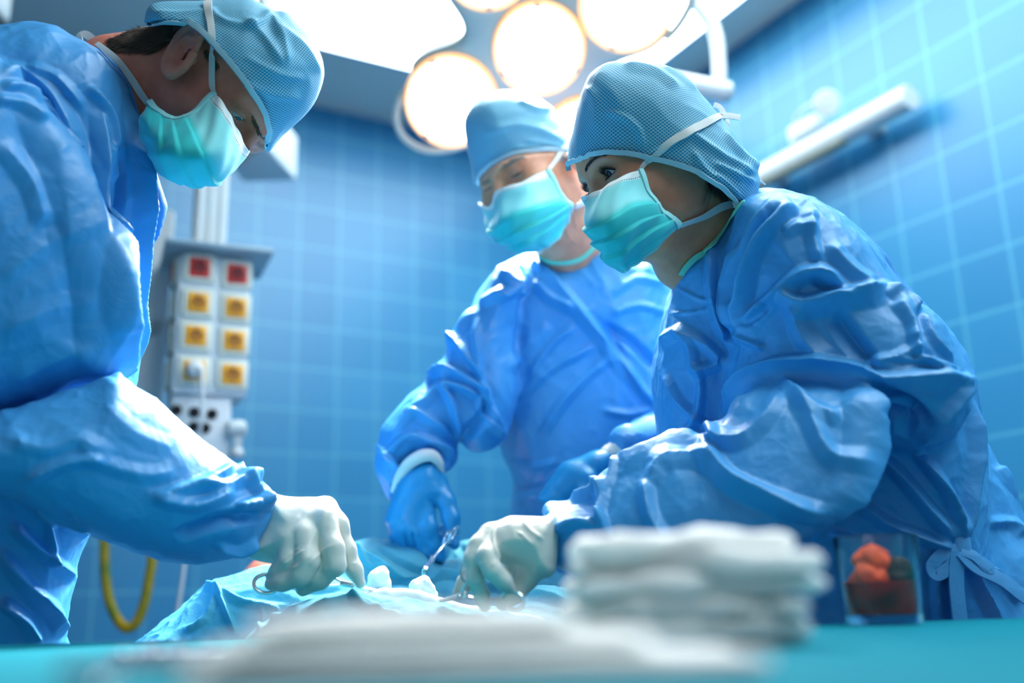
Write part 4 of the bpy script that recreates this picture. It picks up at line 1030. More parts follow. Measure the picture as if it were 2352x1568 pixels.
cap2 = [(1300, 392), (1250, 380), (1250, 60), (1500, 40), (1750, 120), (1850, 400), (1760, 520), (1712, 480), (1700, 462), (1670, 440), (1640, 420), (1612, 404), (1580, 390), (1545, 380), (1500, 368), (1470, 362), (1430, 356), (1400, 353), (1370, 354), (1345, 360), (1325, 370), (1308, 380)]
Hc = 1.16
ciw = inflate(capo, Hc, .080, .097, sm=3); cprw = prism(cap2, Hc); cfw = inter(ciw, cprw, .002)
bodyw = under_cap(lambda p: smin(hws(p), neckw(p), .016), ciw, cprw)
lo, hi = bounds([(1290, 110, 1.15), (1790, 800, 1.2)], .10)
BW = solid('body', bodyw, lo, hi, .0021, SK_W, root)
add_eyes(hw, eyeball_mat('brown_eye', (70, 48, 40)), BW, look=(1, .12, -.12))
lo, hi = bounds([(1300, 130, Hc), (1750, 480, Hc)], .12)
cst = [([(1430, 150), (1500, 160), (1560, 200)], 14, 20, 5), ([(1520, 155), (1560, 170), (1600, 210)], 10, 10, 4), ([(1480, 350), (1470, 300), (1430, 265), (1380, 255)], 18, 10, 3.5), ([(1480, 360), (1540, 330), (1600, 290)], 10, 12, 3), ([(1740, 400), (1680, 370), (1620, 330), (1580, 300)], 14, 16, 6), ([(1735, 420), (1690, 400), (1640, 375)], 10, 12, 6), ([(1740, 380), (1700, 350), (1660, 300)], 12, 12, 5), ([(1660, 420), (1620, 390), (1590, 345)], 12, 14, 5), ([(1345, 200), (1370, 230), (1365, 300)], 20, 22, 4), ([(1700, 450), (1670, 420), (1640, 400)], 8, 8, 4)]
CW = solid('surgical_cap', cfw, lo, hi, .0026, CAPM, root, strokes=SS(cst, .62), noise=[(16, .0016, 9, (1, 1, 1))], uvf=cup_uv(ciw.fr, -.12))
edge = [(1306, 392), (1305, 378), (1318, 368), (1340, 357), (1365, 350), (1400, 348), (1440, 351), (1480, 358), (1520, 367), (1560, 378), (1600, 393), (1635, 411), (1662, 430), (1688, 450), (1706, 468)]
fold_strip('cap_edge', edge, 12, [CW.name, BW.name], TRIM, CW, off=.0042)
# cap strings at the nape and at the back of the head
MB().tube(cr([P(x, y, 1.19) for x, y in ((1742, 412), (1750, 418), (1758, 424))], 4), .001, 6).build('thread', TIE, CW)
k = MB(); kb = P(1660, 268, 1.16); k.add(*ribbon(cr([P(x, y, 1.165) for x, y in ((1640, 240), (1655, 248), (1668, 275), (1672, 298))], 5), .008, [(.3, -1, .1)] * 16))
k.add(*ribbon(cr([P(x, y, 1.155) for x, y in ((1654, 266), (1675, 266), (1700, 270))], 5), .010, [(.1, -1, .3)] * 11)); k.box(kb, (.009, .006, .008), np.eye(3), .002)
# mask
gw = [[(1350, 446, 1.13), (1340, 452, 1.075), (1372, 436, 1.055), (1418, 412, 1.054), (1473, 388, 1.079)], [(1352, 460, 1.13), (1341, 478, 1.07), (1378, 462, 1.045), (1432, 436, 1.047), (1487, 430, 1.079)], [(1360, 500, 1.13), (1350, 520, 1.055), (1395, 505, 1.025), (1450, 472, 1.037), (1508, 466, 1.082)], [(1372, 545, 1.13), (1368, 560, 1.058), (1412, 545, 1.032), (1470, 512, 1.047), (1532, 492, 1.089)], [(1398, 590, 1.13), (1398, 598, 1.08), (1432, 590, 1.06), (1488, 550, 1.067), (1556, 508, 1.099)], [(1436, 622, 1.135), (1438, 626, 1.1), (1460, 610, 1.085), (1508, 568, 1.087), (1562, 517, 1.106)]]
MW, S_, N_, dU_, dV_ = sheet('face_mask', gw, MASKM, root, 14, 14, disp=pleats(3, .42, .88, .0055))
tb_ = MB(); tb_.V, tb_.Q = k.V, k.Q; tb_.build('tie_knot', TIE, MW)
border('binding', (S_[:, -2] + N_[:, -2] * .0012, N_[:, -2]), MW, .0075)
tie('tie', [(1472, 390), (1486, 372), (1530, 335), (1580, 305), (1630, 278), (1656, 266)], [10, 12, 17, 19, 18, 13], [CW.name, BW.name], MW)
tie('tie', [(1560, 514), (1585, 504), (1620, 492), (1655, 474), (1684, 470)], [12, 15, 18, 19, 16], [BW.name, CW.name], MW, off=.004)
k = MB(); k.box(P(1703, 455, 1.13), (.014, .008, .009), np.eye(3), .003); k.add(*ribbon(cr([P(x, y, 1.125) for x, y in ((1684, 471), (1700, 468), (1712, 462))], 5), .008, [(0, -1, .2)] * 11)); k.build('tie_knot', TIE, MW)
# lashes, brow, loose hair
def lash_arc(hd, sg, rnd, n=46, up=True, open_=.0062, ln=.006, wid=.0138, closed=False):
    out = []; e = np.array([.0745, sg * .0315, .006])
    for i in range(n):
        y_ = -1 + 2 * (i + rnd.random() * .6) / n; zz = open_ * (1 - y_ * y_) if up else -open_ * .62 * (1 - y_ * y_)
        if closed: zz = -.0048 + .002 * y_ * y_
        yy = y_ * wid; x_ = math.sqrt(max(.0146 ** 2 - yy * yy - zz * zz, 1e-6))
        a = e + [x_, yy, zz]; d = np.array([1.0, y_ * .7, (.55 if up and not closed else -.5)]); d /= np.linalg.norm(d)
        L = ln * (.75 + .4 * rnd.random()) * (1 if up else .5)
        b = a + d * L * .6 + [0, 0, -.0005]; c = a + d * L + np.array([0, 0, .0022 if up and not closed else -.001])
        out.append((hd.w(*a), hd.w(*b), hd.w(*c)))
    return out
def lid_line(hd, sg, open_, r, m_, parent, closed=False):
    e = np.array([.0745, sg * .0315, .006]); pts = []
    for y_ in np.linspace(-.98, .98, 17):
        zz = open_ * (1 - y_ * y_) if not closed else -.0048 + .002 * y_ * y_
        yy = y_ * .0138; pts.append(hd.w(*(e + [math.sqrt(max(.0147 ** 2 - yy * yy - zz * zz, 1e-6)), yy, zz])))
    return MB().tube(pts, r, 6).build('lash_line', m_, parent)
rnd = random.Random(5)
ls_ = []
for sg in (1, -1): strands('eyelashes', lash_arc(hw, sg, rnd, 70, True, .0066, .0075) + lash_arc(hw, sg, rnd, 40, False, .0066, .005), .00028, LIP, BW)

for sg in (1, -1): lid_line(hw, sg, .0066, .0008, LIP, BW)
def brow_px(pts, n, w, ln, dirv, nm, m_, body, rnd, r=.0003):
    pl = cr(pts, 8); out = []
    for i in range(n):
        t = rnd.random() * (len(pl) - 1.001); a = pl[int(t)] * (1 - t % 1) + pl[int(t) + 1] * (t % 1)
        x = a[0] + (rnd.random() - .5) * w; y = a[1] + (rnd.random() - .5) * w; q = hit(x, y, [body.name], .0003)
        if q is None: continue
        tg = pl[min(int(t) + 1, len(pl) - 1)] - pl[int(t)]; tg = tg / (np.linalg.norm(tg) + 1e-6); d = tg * dirv[0] + np.array([0, -1]) * dirv[1]
        e_ = hit(x + d[0] * ln, y + d[1] * ln, [body.name], .0010)
        if e_ is not None and abs(e_[0][1] - q[0][1]) < .02: out.append((q[0], (q[0] + e_[0]) / 2 + q[1] * .0008, e_[0]))
    return strands(nm, out, r, m_, body)
brow_px([(1346, 394), (1352, 380), (1362, 368), (1376, 360), (1392, 357)], 220, 5, 7, (.8, .4), 'eyebrow', HAIRD, BW, rnd, r=.00022)
hr = []
for i in range(240):
    t = rnd.random(); x = 1622 + 45 * t; y = 405 + 34 * t + 16 * rnd.random(); q = hit(x, y, [BW.name], .0006)
    if q is None: continue
    e_ = hit(x + 6 * rnd.random(), y + 16 + 14 * rnd.random(), [BW.name], .002)
    if e_ is not None: hr.append((q[0], (q[0] + e_[0]) / 2 + q[1] * .002, e_[0]))
for i in range(14):
    x = 1618 + 20 * rnd.random(); q = hit(x, 408, [BW.name], .001); e_ = hit(x - 16 - 12 * rnd.random(), 462 + 30 * rnd.random(), [BW.name], .002)
    if q is not None and e_ is not None: hr.append((q[0], (q[0] + e_[0]) / 2 + np.array([.006, -.004, 0]), e_[0]))
strands('loose_hair', hr, .00030, HAIRD, root)
# gown
torso = [(1560, 622), (1585, 590), (1625, 560), (1658, 532), (1680, 495), (1706, 460), (1745, 447), (1790, 443), (1840, 452), (1900, 478), (1960, 520), (2010, 570), (2050, 630), (2090, 680), (2150, 720), (2200, 790), (2235, 860), (2244, 930), (2258, 1020), (2262, 1120), (2264, 1240), (2280, 1400), (2300, 1600), (1560, 1600), (1545, 1300), (1530, 1100), (1515, 1010), (1506, 940), (1504, 880), (1512, 790), (1535, 700), (1552, 655)]
hips = [(2180, 1000), (2258, 1012), (2290, 1060), (2330, 1130), (2360, 1200), (2420, 1300), (2460, 1600), (2000, 1600), (2040, 1200)]
upper = [(1700, 470), (1760, 444), (1830, 450), (1900, 478), (1980, 545), (2020, 600), (2070, 665), (2120, 700), (2160, 735), (2195, 790), (2232, 850), (2236, 890), (2222, 950), (2190, 1000), (2100, 1026), (2000, 1024), (1900, 1050), (1800, 1040), (1690, 960), (1672, 900), (1674, 830), (1690, 770), (1690, 700), (1684, 620), (1684, 540)]
fore = [(1246, 1172), (1262, 1148), (1310, 1146), (1352, 1120), (1372, 1092), (1412, 1058), (1480, 1024), (1560, 1002), (1600, 1002), (1618, 998), (1632, 968), (1664, 956), (1700, 916), (1780, 890), (1880, 884), (1960, 892), (1990, 920), (1998, 965), (1990, 1030), (1975, 1090), (1940, 1160), (1915, 1195), (1860, 1230), (1780, 1262), (1720, 1278), (1600, 1290), (1500, 1300), (1420, 1308), (1340, 1322), (1300, 1308), (1272, 1290), (1262, 1240)]
ftw = inflate(torso, 1.29, .08, .16, sm=3, Tb=.13); fhw = inflate(hips, 1.36, .12, .14, sm=3)
fuw = inflate(upper, 1.13, .085, .095, tilt=(-.12, 0), sm=3); ffw = inflate(fore, 1.075, .060, .058, tilt=(-.04, .38), sm=3)
fcw = inflate([(1558, 628), (1600, 584), (1640, 554), (1670, 517), (1700, 468), (1790, 452), (1850, 600), (1800, 760), (1640, 800), (1536, 780), (1544, 690)], 1.215, .035, .060, sm=3)
gfw = lambda p: smin(smin(smin(ftw(p), fcw(p), .02), fhw(p), .03), smin(fuw(p), ffw(p), .032), .012)
lo, hi = bounds([(1240, 430, 1.1), (2460, 1600, 1.3)], .14); lo[2] = .80; lo[1] = .90; hi[1] = 1.58
st = [
 # shoulder & sleeve head
 ([(1830, 480), (1784, 520), (1746, 590), (1722, 680), (1706, 760)], 12, 50, 14), ([(1792, 478), (1745, 524), (1716, 604), (1702, 700)], 16, 14, -13),
 ([(1696, 560), (1688, 660), (1692, 770)], 12, 10, 8), ([(1640, 560), (1636, 650), (1650, 740), (1688, 800)], 12, 16, 8),
 ([(1860, 480), (1866, 540), (1880, 600)], 16, 18, 5), ([(1900, 560), (1960, 620), (2010, 650)], 22, 20, 5), ([(1800, 540), (1830, 520), (1880, 530)], 16, 16, 4),
 # crest A: big ridge from (1690,780) over (1830,630) to (2060,660)
 ([(1700, 790), (1740, 720), (1790, 670), (1840, 628), (1900, 628), (1940, 668)], 18, 26, 11), ([(1800, 668), (1850, 690), (1930, 672), (2035, 655)], 14, 40, 12),
 ([(1720, 750), (1760, 710), (1768, 690)], 10, 12, -7), ([(1700, 770), (1730, 790), (1760, 800)], 12, 10, 5),
 ([(1860, 640), (1900, 660), (1960, 668)], 10, 10, -6), ([(2035, 655), (2080, 690), (2110, 720)], 14, 18, 8),
 ([(1820, 700), (1850, 780), (1900, 830)], 30, 26, 8), ([(1920, 720), (1960, 780), (2000, 830)], 24, 30, -9), ([(2050, 690), (2090, 740), (2100, 790)], 16, 14, 7), ([(2000, 830), (2060, 820), (2120, 790)], 16, 16, 6),
 ([(2090, 760), (2110, 820), (2180, 860)], 10, 10, 5), ([(2060, 830), (2130, 830), (2200, 855)], 10, 12, 5), ([(2120, 720), (2140, 780), (2190, 830)], 10, 10, 5), ([(2000, 840), (2100, 850), (2200, 870), (2230, 860)], 12, 14, 5),
 # crest B: second ridge from (1680,930) (1800,830) to (2010,860) and the hollow below
 ([(1668, 950), (1700, 880), (1770, 840), (1850, 826), (1930, 836), (2010, 862), (2110, 868), (2200, 870)], 16, 40, 14),
 ([(1985, 890), (2050, 900), (2110, 940), (2130, 975)], 14, 26, -16), ([(2000, 985), (2050, 960), (2110, 985)], 34, 30, -16), ([(1985, 880), (1992, 960), (1982, 1050), (1952, 1120), (1912, 1190)], 10, 50, 15),
 ([(2230, 870), (2180, 940), (2110, 1020)], 12, 16, 7),
 # forearm
 ([(1600, 1002), (1640, 1060), (1680, 1100), (1740, 1130), (1820, 1160), (1912, 1180)], 22, 34, 11), ([(1400, 1070), (1480, 1040), (1560, 1004), (1606, 1000)], 16, 30, 7), ([(1632, 970), (1650, 1010), (1620, 1020)], 10, 10, 6),
 ([(1490, 1110), (1520, 1060), (1590, 1050), (1640, 1070)], 20, 26, 6), ([(1620, 1000), (1700, 1010), (1760, 960), (1800, 900)], 26, 22, 6), ([(1820, 900), (1860, 960), (1900, 1040), (1970, 1060)], 26, 26, 6),
 ([(1800, 870), (1850, 930), (1930, 960)], 20, 22, 5), ([(1420, 1060), (1400, 1110), (1370, 1150)], 10, 12, 6), ([(1372, 1095), (1390, 1130), (1380, 1180), (1400, 1240)], 12, 12, 7), ([(1310, 1148), (1360, 1130), (1372, 1100)], 10, 10, 6),
 ([(1480, 1100), (1490, 1180), (1540, 1260)], 22, 18, 6), ([(1260, 1180), (1290, 1210), (1370, 1200), (1380, 1180)], 12, 14, 7), ([(1262, 1226), (1330, 1214), (1380, 1216)], 9, 12, 5), ([(1350, 1230), (1390, 1270), (1400, 1300)], 14, 14, 5),
 ([(1480, 1290), (1560, 1250), (1650, 1230), (1760, 1256)], 18, 22, 5),
 # torso front
 ([(1512, 790), (1560, 760), (1620, 790), (1672, 840)], 14, 18, 6), ([(1560, 740), (1590, 800), (1600, 850), (1680, 820)], 14, 18, 7), ([(1600, 830), (1610, 890), (1600, 960), (1570, 1000)], 12, 12, 7), ([(1530, 860), (1560, 920), (1600, 960), (1640, 990)], 12, 12, 5),
 ([(1555, 660), (1620, 690), (1680, 680)], 5, 5, 2), ([(1540, 720), (1600, 716), (1650, 700)], 5, 5, 2),
 # lower torso behind the arm
 ([(2000, 1030), (2060, 1080), (2130, 1160), (2190, 1240)], 16, 20, 10), ([(2100, 1030), (2150, 1090), (2190, 1160), (2205, 1250)], 14, 18, 10), ([(1960, 1140), (2040, 1200), (2140, 1240), (2190, 1262)], 16, 20, 8), ([(1900, 1220), (2000, 1250), (2100, 1262)], 12, 20, 6), ([(2230, 920), (2240, 1040), (2226, 1150), (2210, 1250)], 12, 14, 9),
 ([(2200, 1270), (2190, 1340), (2200, 1450)], 10, 12, 9), ([(2170, 1280), (2150, 1340), (2160, 1450)], 12, 12, 7), ([(2215, 1280), (2250, 1360), (2300, 1450)], 12, 12, 8), ([(2230, 1280), (2290, 1320), (2340, 1380)], 10, 12, 8),
 ([(2290, 1070), (2310, 1100), (2350, 1150)], 8, 10, 6), ([(2270, 1200), (2320, 1200), (2352, 1230)], 14, 14, 5)]
GW = solid('gown', gfw, lo, hi, .0042, GOWN, root, strokes=st, noise=[(8, .0050, 12, (1, 1, .7)), (20, .0026, 15, (1, 1, .8)), (46, .0006, 16, (1, 1, 1))], sm=1, wk=1.15, ex=1.0, sub=1)
for pl3, H_ in (([(1960, 520), (2000, 545), (2040, 588), (2052, 612), (2080, 650), (2130, 700), (2142, 722), (2138, 738), (2100, 700), (2040, 640), (1990, 570)], 1.24), ([(2160, 760), (2190, 772), (2212, 810), (2222, 842), (2200, 830), (2170, 790)], 1.22), ([(2236, 930), (2252, 1000), (2262, 1080), (2268, 1200), (2262, 1240), (2216, 1250), (2232, 1100)], 1.22)):
    fp = inflate(pl3, H_, .014, .012, sm=2); a_ = np.array([P(x, y, H_) for x, y in pl3]); solid('back_flap', fp, a_.min(0) - .03, a_.max(0) + .03, .003, GOWN_IN, GW)
fold_strip('neck_edge', [(1563, 628), (1575, 609), (1597, 589), (1623, 577), (1649, 553), (1668, 529), (1686, 499), (1703, 475), (1714, 466)], [12, 16, 14, 11, 10, 9, 12], [GW.name, BW.name], MINT, GW, off=.0035)
# waist tie: knot with two hanging bands
k = MB(); kc = hit(2202, 1262, [GW.name], .004)[0]; k.box(kc, (.022, .014, .040), np.eye(3), .006)
def band(pts, w, H): return ribbon(cr([P(x, y, H) for x, y in pts], 6), w, [(.2, -1, .2)] * ((len(pts) - 1) * 6 + 1), .0012)
Hk = kc[1] - .006
for pts, w in (([(2200, 1268), (2196, 1330), (2202, 1400), (2210, 1460)], .018), ([(2206, 1266), (2240, 1300), (2300, 1330), (2352, 1370), (2400, 1400)], .016), ([(2198, 1262), (2165, 1272), (2140, 1300), (2150, 1320), (2178, 1304), (2196, 1276)], .014), ([(2206, 1264), (2236, 1276), (2262, 1300), (2276, 1306), (2250, 1286)], .012)): k.add(*band(pts, w, Hk))
k.build('waist_tie', GOWN, GW)
cx, cy = P(2000, 1450, 1.36)[:2]
k = MB(); k.lathe((cx, cy, 0), ZU, [(.20, .45), (.215, .46), (.20, .70), (.17, .86), (0, .87)], 40); k.build('gown_skirt', GOWN, GW); legs(cx, cy, -1, .2, root)
# white glove
Hg = 1.06
pal = inflate([(1280, 1186), (1248, 1186), (1200, 1184), (1172, 1184), (1152, 1192), (1132, 1204), (1118, 1222), (1104, 1246), (1108, 1268), (1120, 1282), (1144, 1290), (1170, 1292), (1196, 1300), (1220, 1326), (1240, 1328), (1276, 1312)], Hg, .040, .036, sm=3)
fing = [chain([(1126, 1226, Hg, 26), (1100, 1256, Hg - .01, 23), (1086, 1284, Hg - .015, 19), (1092, 1330, Hg - .02, 17), (1106, 1368, Hg - .015, 16), (1114, 1390, Hg - .01, 14)], .008),
        chain([(1136, 1248, Hg - .01, 26), (1118, 1278, Hg - .03, 22), (1132, 1310, Hg - .035, 20), (1156, 1334, Hg - .03, 17), (1170, 1350, Hg - .025, 14)], .008),
        chain([(1110, 1270, Hg + .03, 22), (1090, 1310, Hg + .04, 19), (1068, 1338, Hg + .045, 17), (1052, 1362, Hg + .05, 13)], .008),
        chain([(1228, 1280, Hg + .005, 34), (1210, 1330, Hg, 22), (1184, 1362, Hg - .005, 19), (1154, 1384, Hg - .01, 17)], .008),
        chain([(1150, 1240, Hg + .04, 24), (1180, 1300, Hg + .05, 17), (1168, 1330, Hg + .045, 14)], .008)]
gv = lambda p: smin(pal(p), union(fing, .002)(p), .006)
lo, hi = bounds([(1030, 1170, Hg), (1290, 1410, Hg)], .07)
solid('glove', gv, lo, hi, .0016, LATEX, root, strokes=[([(1137, 1210), (1134, 1250), (1150, 1284), (1190, 1294)], 5, 5, 2.2), ([(1190, 1220), (1224, 1252)], 6, 6, 1.5), ([(1100, 1300), (1116, 1290)], 4, 4, 1.2), ([(1130, 1300), (1140, 1290)], 4, 4, 1.5), ([(1200, 1190), (1216, 1216), (1250, 1240)], 8, 8, 1.2), ([(1090, 1340), (1104, 1336)], 3, 3, 1.2)], noise=[(45, .0006, 8, (1, 1, 1))])

# ------------------------------------------------------------------ older surgeon (centre, behind)
root = empty('person', (P(1330, 1200, 1.75)[0], P(1330, 1200, 1.75)[1], 0)); OS = root
tag(root, 'person in blue gown at the centre looking down, eyes closed, wearing blue gloves', 'person')
ho_ = Head(P(1222, 395, 1.47), math.radians(-90 - 42), math.radians(30), math.radians(4), .96)
print('O eye', ho_.px(.087, .0315, .006), 'far eye', ho_.px(.087, -.0315, .006), 'ear', ho_.px(-.008, .08, 0), 'nose', ho_.px(.12, 0, -.02), 'chin', ho_.px(.07, 0, -.1), 'top', ho_.px(0, 0, .125))
hos = ho_.sdf(closed=True, nl=.004, ears=(1, 0))
necko = union([cone(ho_.w(-.035, 0, -.03), P(1335, 560, 1.60), .056, .056), cone(ho_.w(-.0, 0, -.06), P(1325, 600, 1.60), .05, .056), cone(P(1335, 560, 1.60), P(1360, 660, 1.66), .056, .06)], .03)
capo = [(1066, 290), (1072, 262), (1090, 235), (1115, 215), (1150, 208), (1190, 210), (1230, 222), (1265, 246), (1290, 275), (1308, 315), (1316, 350), (1336, 430), (1270, 510), (1160, 520), (1096, 460), (1085, 390), (1072, 340)]
cap2 = [(1097, 420), (1020, 430), (1000, 120), (1200, 100), (1420, 150), (1420, 352), (1340, 350), (1300, 348), (1265, 346), (1220, 348), (1180, 356), (1150, 368), (1122, 388), (1104, 410)]
Hc = 1.47
cio = inflate(capo, Hc, .085, .095, sm=3); cpro = prism(cap2, Hc); cfo = inter(cio, cpro, .002)
bodyo = under_cap(lambda p: smin(hos(p), necko(p), .018), cio, cpro)
lo, hi = bounds([(1050, 180, 1.45), (1480, 760, 1.6)], .10)
BO = solid('body', bodyo, lo, hi, .0023, SK_O, root, strokes=[([(1262, 382), (1280, 392)], 3, 3, 1.0), ([(1262, 372), (1284, 374)], 3, 3, .8), ([(1288, 470), (1300, 530), (1320, 560)], 6, 6, 2.0), ([(1310, 470), (1326, 530)], 6, 6, 1.6)])
add_eyes(ho_, eyeball_mat('grey_eye', (110, 120, 120)), BO)
lo, hi = bounds([(1060, 200, Hc), (1330, 440, Hc)], .14)
cst = [([(1300, 330), (1240, 300), (1180, 290), (1110, 310)], 14, 22, 5), ([(1308, 345), (1260, 330), (1200, 322)], 8, 10, 3), ([(1270, 250), (1230, 250), (1190, 230)], 12, 14, 5), ([(1130, 370), (1180, 340), (1240, 338)], 8, 8, 3)]
CO = solid('surgical_cap', cfo, lo, hi, .0028, CAPM, root, strokes=SS(cst, .62), noise=[(16, .0016, 21, (1, 1, 1))], uvf=cup_uv(cio.fr, .25))
edge = [(1095, 424), (1101, 408), (1118, 386), (1146, 364), (1178, 351), (1220, 343), (1265, 341), (1300, 343), (1335, 346)]
fold_strip('cap_edge', edge, 10, [CO.name, BO.name], TRIM, CO, off=.0042)
go = [
 [(1100, 465, 1.50), (1126, 474, 1.415), (1140, 436, 1.385), (1200, 418, 1.365), (1260, 388, 1.395)],
 [(1112, 490, 1.49), (1132, 498, 1.40), (1156, 462, 1.37), (1220, 440, 1.352), (1282, 428, 1.40)],
 [(1118, 520, 1.48), (1138, 524, 1.38), (1172, 496, 1.34), (1236, 474, 1.345), (1296, 456, 1.41)],
 [(1138, 548, 1.48), (1154, 552, 1.385), (1188, 532, 1.345), (1250, 504, 1.36), (1314, 470, 1.42)],
 [(1180, 568, 1.49), (1194, 572, 1.41), (1218, 560, 1.375), (1262, 534, 1.39), (1308, 490, 1.43)],
 [(1226, 574, 1.50), (1240, 577, 1.44), (1256, 570, 1.41), (1284, 545, 1.415), (1302, 512, 1.44)]]
MO, S_, N_, dU_, dV_ = sheet('face_mask', go, MASKM, root, 14, 14, disp=pleats(3, .42, .88, .006))
border('binding', (S_[:, -2] + N_[:, -2] * .0012, N_[:, -2]), MO, .0075)
tie('tie', [(1258, 390), (1272, 372), (1296, 336), (1312, 318)], [8, 10, 13, 13], [CO.name, BO.name], MO)
tie('tie', [(1318, 472), (1340, 462), (1362, 448)], [12, 15, 15], [BO.name], MO, off=.004)
for sg in (1, -1): lid_line(ho_, sg, .006, .0007, mat('grey_lash', srgb(70, 56, 50), rough=.6), BO, closed=True)
brow_px([(1150, 392), (1166, 378), (1186, 366), (1200, 362)], 160, 8, 9, (.7, .2), 'eyebrow', HAIRG, BO, rnd, r=.0004)
brow_px([(1100, 428), (1112, 420), (1126, 416)], 90, 7, 7, (.7, .2), 'eyebrow', HAIRG, BO, rnd, r=.0004)
hr = []
for i in range(160):
    x = 1272 + 40 * rnd.random(); y = 350 + 16 * rnd.random(); q = hit(x, y, [BO.name], .0006); e_ = hit(x + 8, y + 10, [BO.name], .0016)
    if q is not None and e_ is not None: hr.append((q[0], (q[0] + e_[0]) / 2 + q[1] * .001, e_[0]))
strands('temple_hair', hr, .0004, mat('white_hair', srgb(190, 184, 176), rough=.5), root)
torso = [(1215, 585), (1240, 590), (1300, 592), (1360, 560), (1420, 570), (1500, 596), (1560, 640), (1640, 760), (1660, 1000), (1660, 1500), (1190, 1500), (1184, 1400), (1176, 1250), (1168, 1190), (1178, 1110), (1160, 1060), (1140, 1000), (1110, 900), (1092, 820), (1086, 740), (1094, 690), (1130, 640), (1170, 606)]
slv = [(1170, 606), (1120, 640), (1096, 690), (1070, 730), (1050, 768), (1028, 790), (1020, 820), (982, 850), (976, 880), (940, 905), (900, 950), (872, 985), (866, 1030), (862, 1075), (880, 1120), (902, 1156), (925, 1100), (950, 1062), (985, 1050), (1008, 1070), (1018, 1090), (1046, 1060), (1048, 1030), (1054, 1010), (1088, 1036), (1130, 1030), (1158, 1000), (1190, 900), (1180, 760), (1200, 660)]
fto = inflate(torso, 1.72, .12, .15, sm=3, Tb=.2); fso = inflate(slv, 1.56, .05, .070, tilt=(.15, 0), sm=2)
lsl = chain([(1560, 1000, 1.55, 66), (1500, 1010, 1.49, 56), (1440, 1018, 1.44, 44)], .01)
fco = inflate([(1218, 590), (1262, 604), (1300, 608), (1340, 596), (1374, 562), (1440, 575), (1510, 620), (1490, 740), (1240, 740), (1180, 660)], 1.60, .035, .065, sm=3)
gfo = lambda p: smin(smin(smin(fto(p), fco(p), .03), fso(p), .012), lsl(p), .01)
lo, hi = bounds([(860, 550, 1.6), (1720, 1500, 1.7)], .14); lo[2] = .86; lo[1] = 1.36; hi[1] = 1.96
st = [([(1240, 600), (1290, 660), (1360, 740), (1430, 830), (1500, 930)], 10, 26, 9), ([(1222, 600), (1236, 620), (1232, 590)], 6, 6, 8), ([(1226, 640), (1262, 680), (1320, 710)], 12, 18, 8), ([(1380, 745), (1450, 790), (1510, 850)], 16, 14, -8), ([(1400, 760), (1450, 880), (1505, 950)], 14, 18, -6),
 ([(1215, 870), (1260, 800), (1320, 750)], 12, 8, 5), ([(1160, 850), (1220, 790), (1260, 740)], 20, 20, 4), ([(1190, 920), (1260, 850), (1370, 790)], 10, 14, 5), ([(1240, 1000), (1310, 900), (1400, 820)], 12, 16, 5), ([(1150, 620), (1180, 660), (1140, 690)], 14, 14, 7), ([(1100, 700), (1150, 670), (1210, 640)], 14, 14, 6), ([(1200, 600), (1216, 650), (1190, 680)], 8, 10, 8),
 ([(1100, 730), (1094, 820), (1120, 920), (1160, 1010)], 10, 12, 8), ([(1400, 680), (1460, 640), (1530, 650)], 12, 12, 4), ([(1400, 720), (1470, 700), (1530, 720)], 10, 12, 4), ([(1180, 1130), (1240, 1120), (1300, 1100)], 10, 14, 5), ([(1170, 1060), (1230, 1070), (1280, 1060)], 12, 12, 4), ([(1380, 940), (1450, 950), (1500, 930)], 10, 12, 4), ([(1200, 1190), (1260, 1200), (1340, 1180)], 12, 12, 5),
 # sleeve
 ([(1090, 700), (1060, 760), (1030, 800)], 10, 12, 7), ([(980, 856), (1030, 850), (1090, 880), (1120, 900)], 10, 14, 9), ([(1036, 775), (1060, 800), (1100, 860)], 8, 10, 6), ([(1012, 878), (1060, 888), (1100, 910)], 8, 14, 9), ([(1016, 880), (1040, 930), (1056, 1000)], 8, 12, 9), ([(930, 950), (980, 920), (1014, 880)], 12, 14, 6), ([(900, 1000), (950, 950), (985, 960), (1040, 1000)], 8, 12, 7),
 ([(880, 1060), (930, 1000), (1000, 1010), (1040, 1050)], 8, 12, 7), ([(870, 1020), (910, 1070), (900, 1110)], 8, 10, 7), ([(960, 1030), (1000, 1040), (1030, 1076)], 6, 8, 6), ([(1060, 1000), (1100, 960), (1120, 920)], 12, 20, -9), ([(1100, 900), (1110, 950), (1150, 1000)], 8, 12, 6)]
GO = solid('gown', gfo, lo, hi, .0050, GOWN, root, strokes=st, noise=[(7, .0075, 32, (1, 1, .7)), (17, .0034, 35, (1, 1, .8))], sm=1, wk=1.15, ex=1.0, sub=1)
fold_strip('neck_edge', [(1238, 588), (1262, 600), (1300, 602), (1336, 592), (1362, 568), (1372, 552)], 12, [GO.name, BO.name], MINT, GO, off=.002)
cx, cy = P(1330, 1300, 1.75)[:2]
k = MB(); k.lathe((cx, cy, 0), ZU, [(.20, .45), (.215, .46), (.20, .70), (.17, .92), (0, .93)], 40); k.build('gown_skirt', GOWN, GO); legs(cx, cy, 0, -1, root)
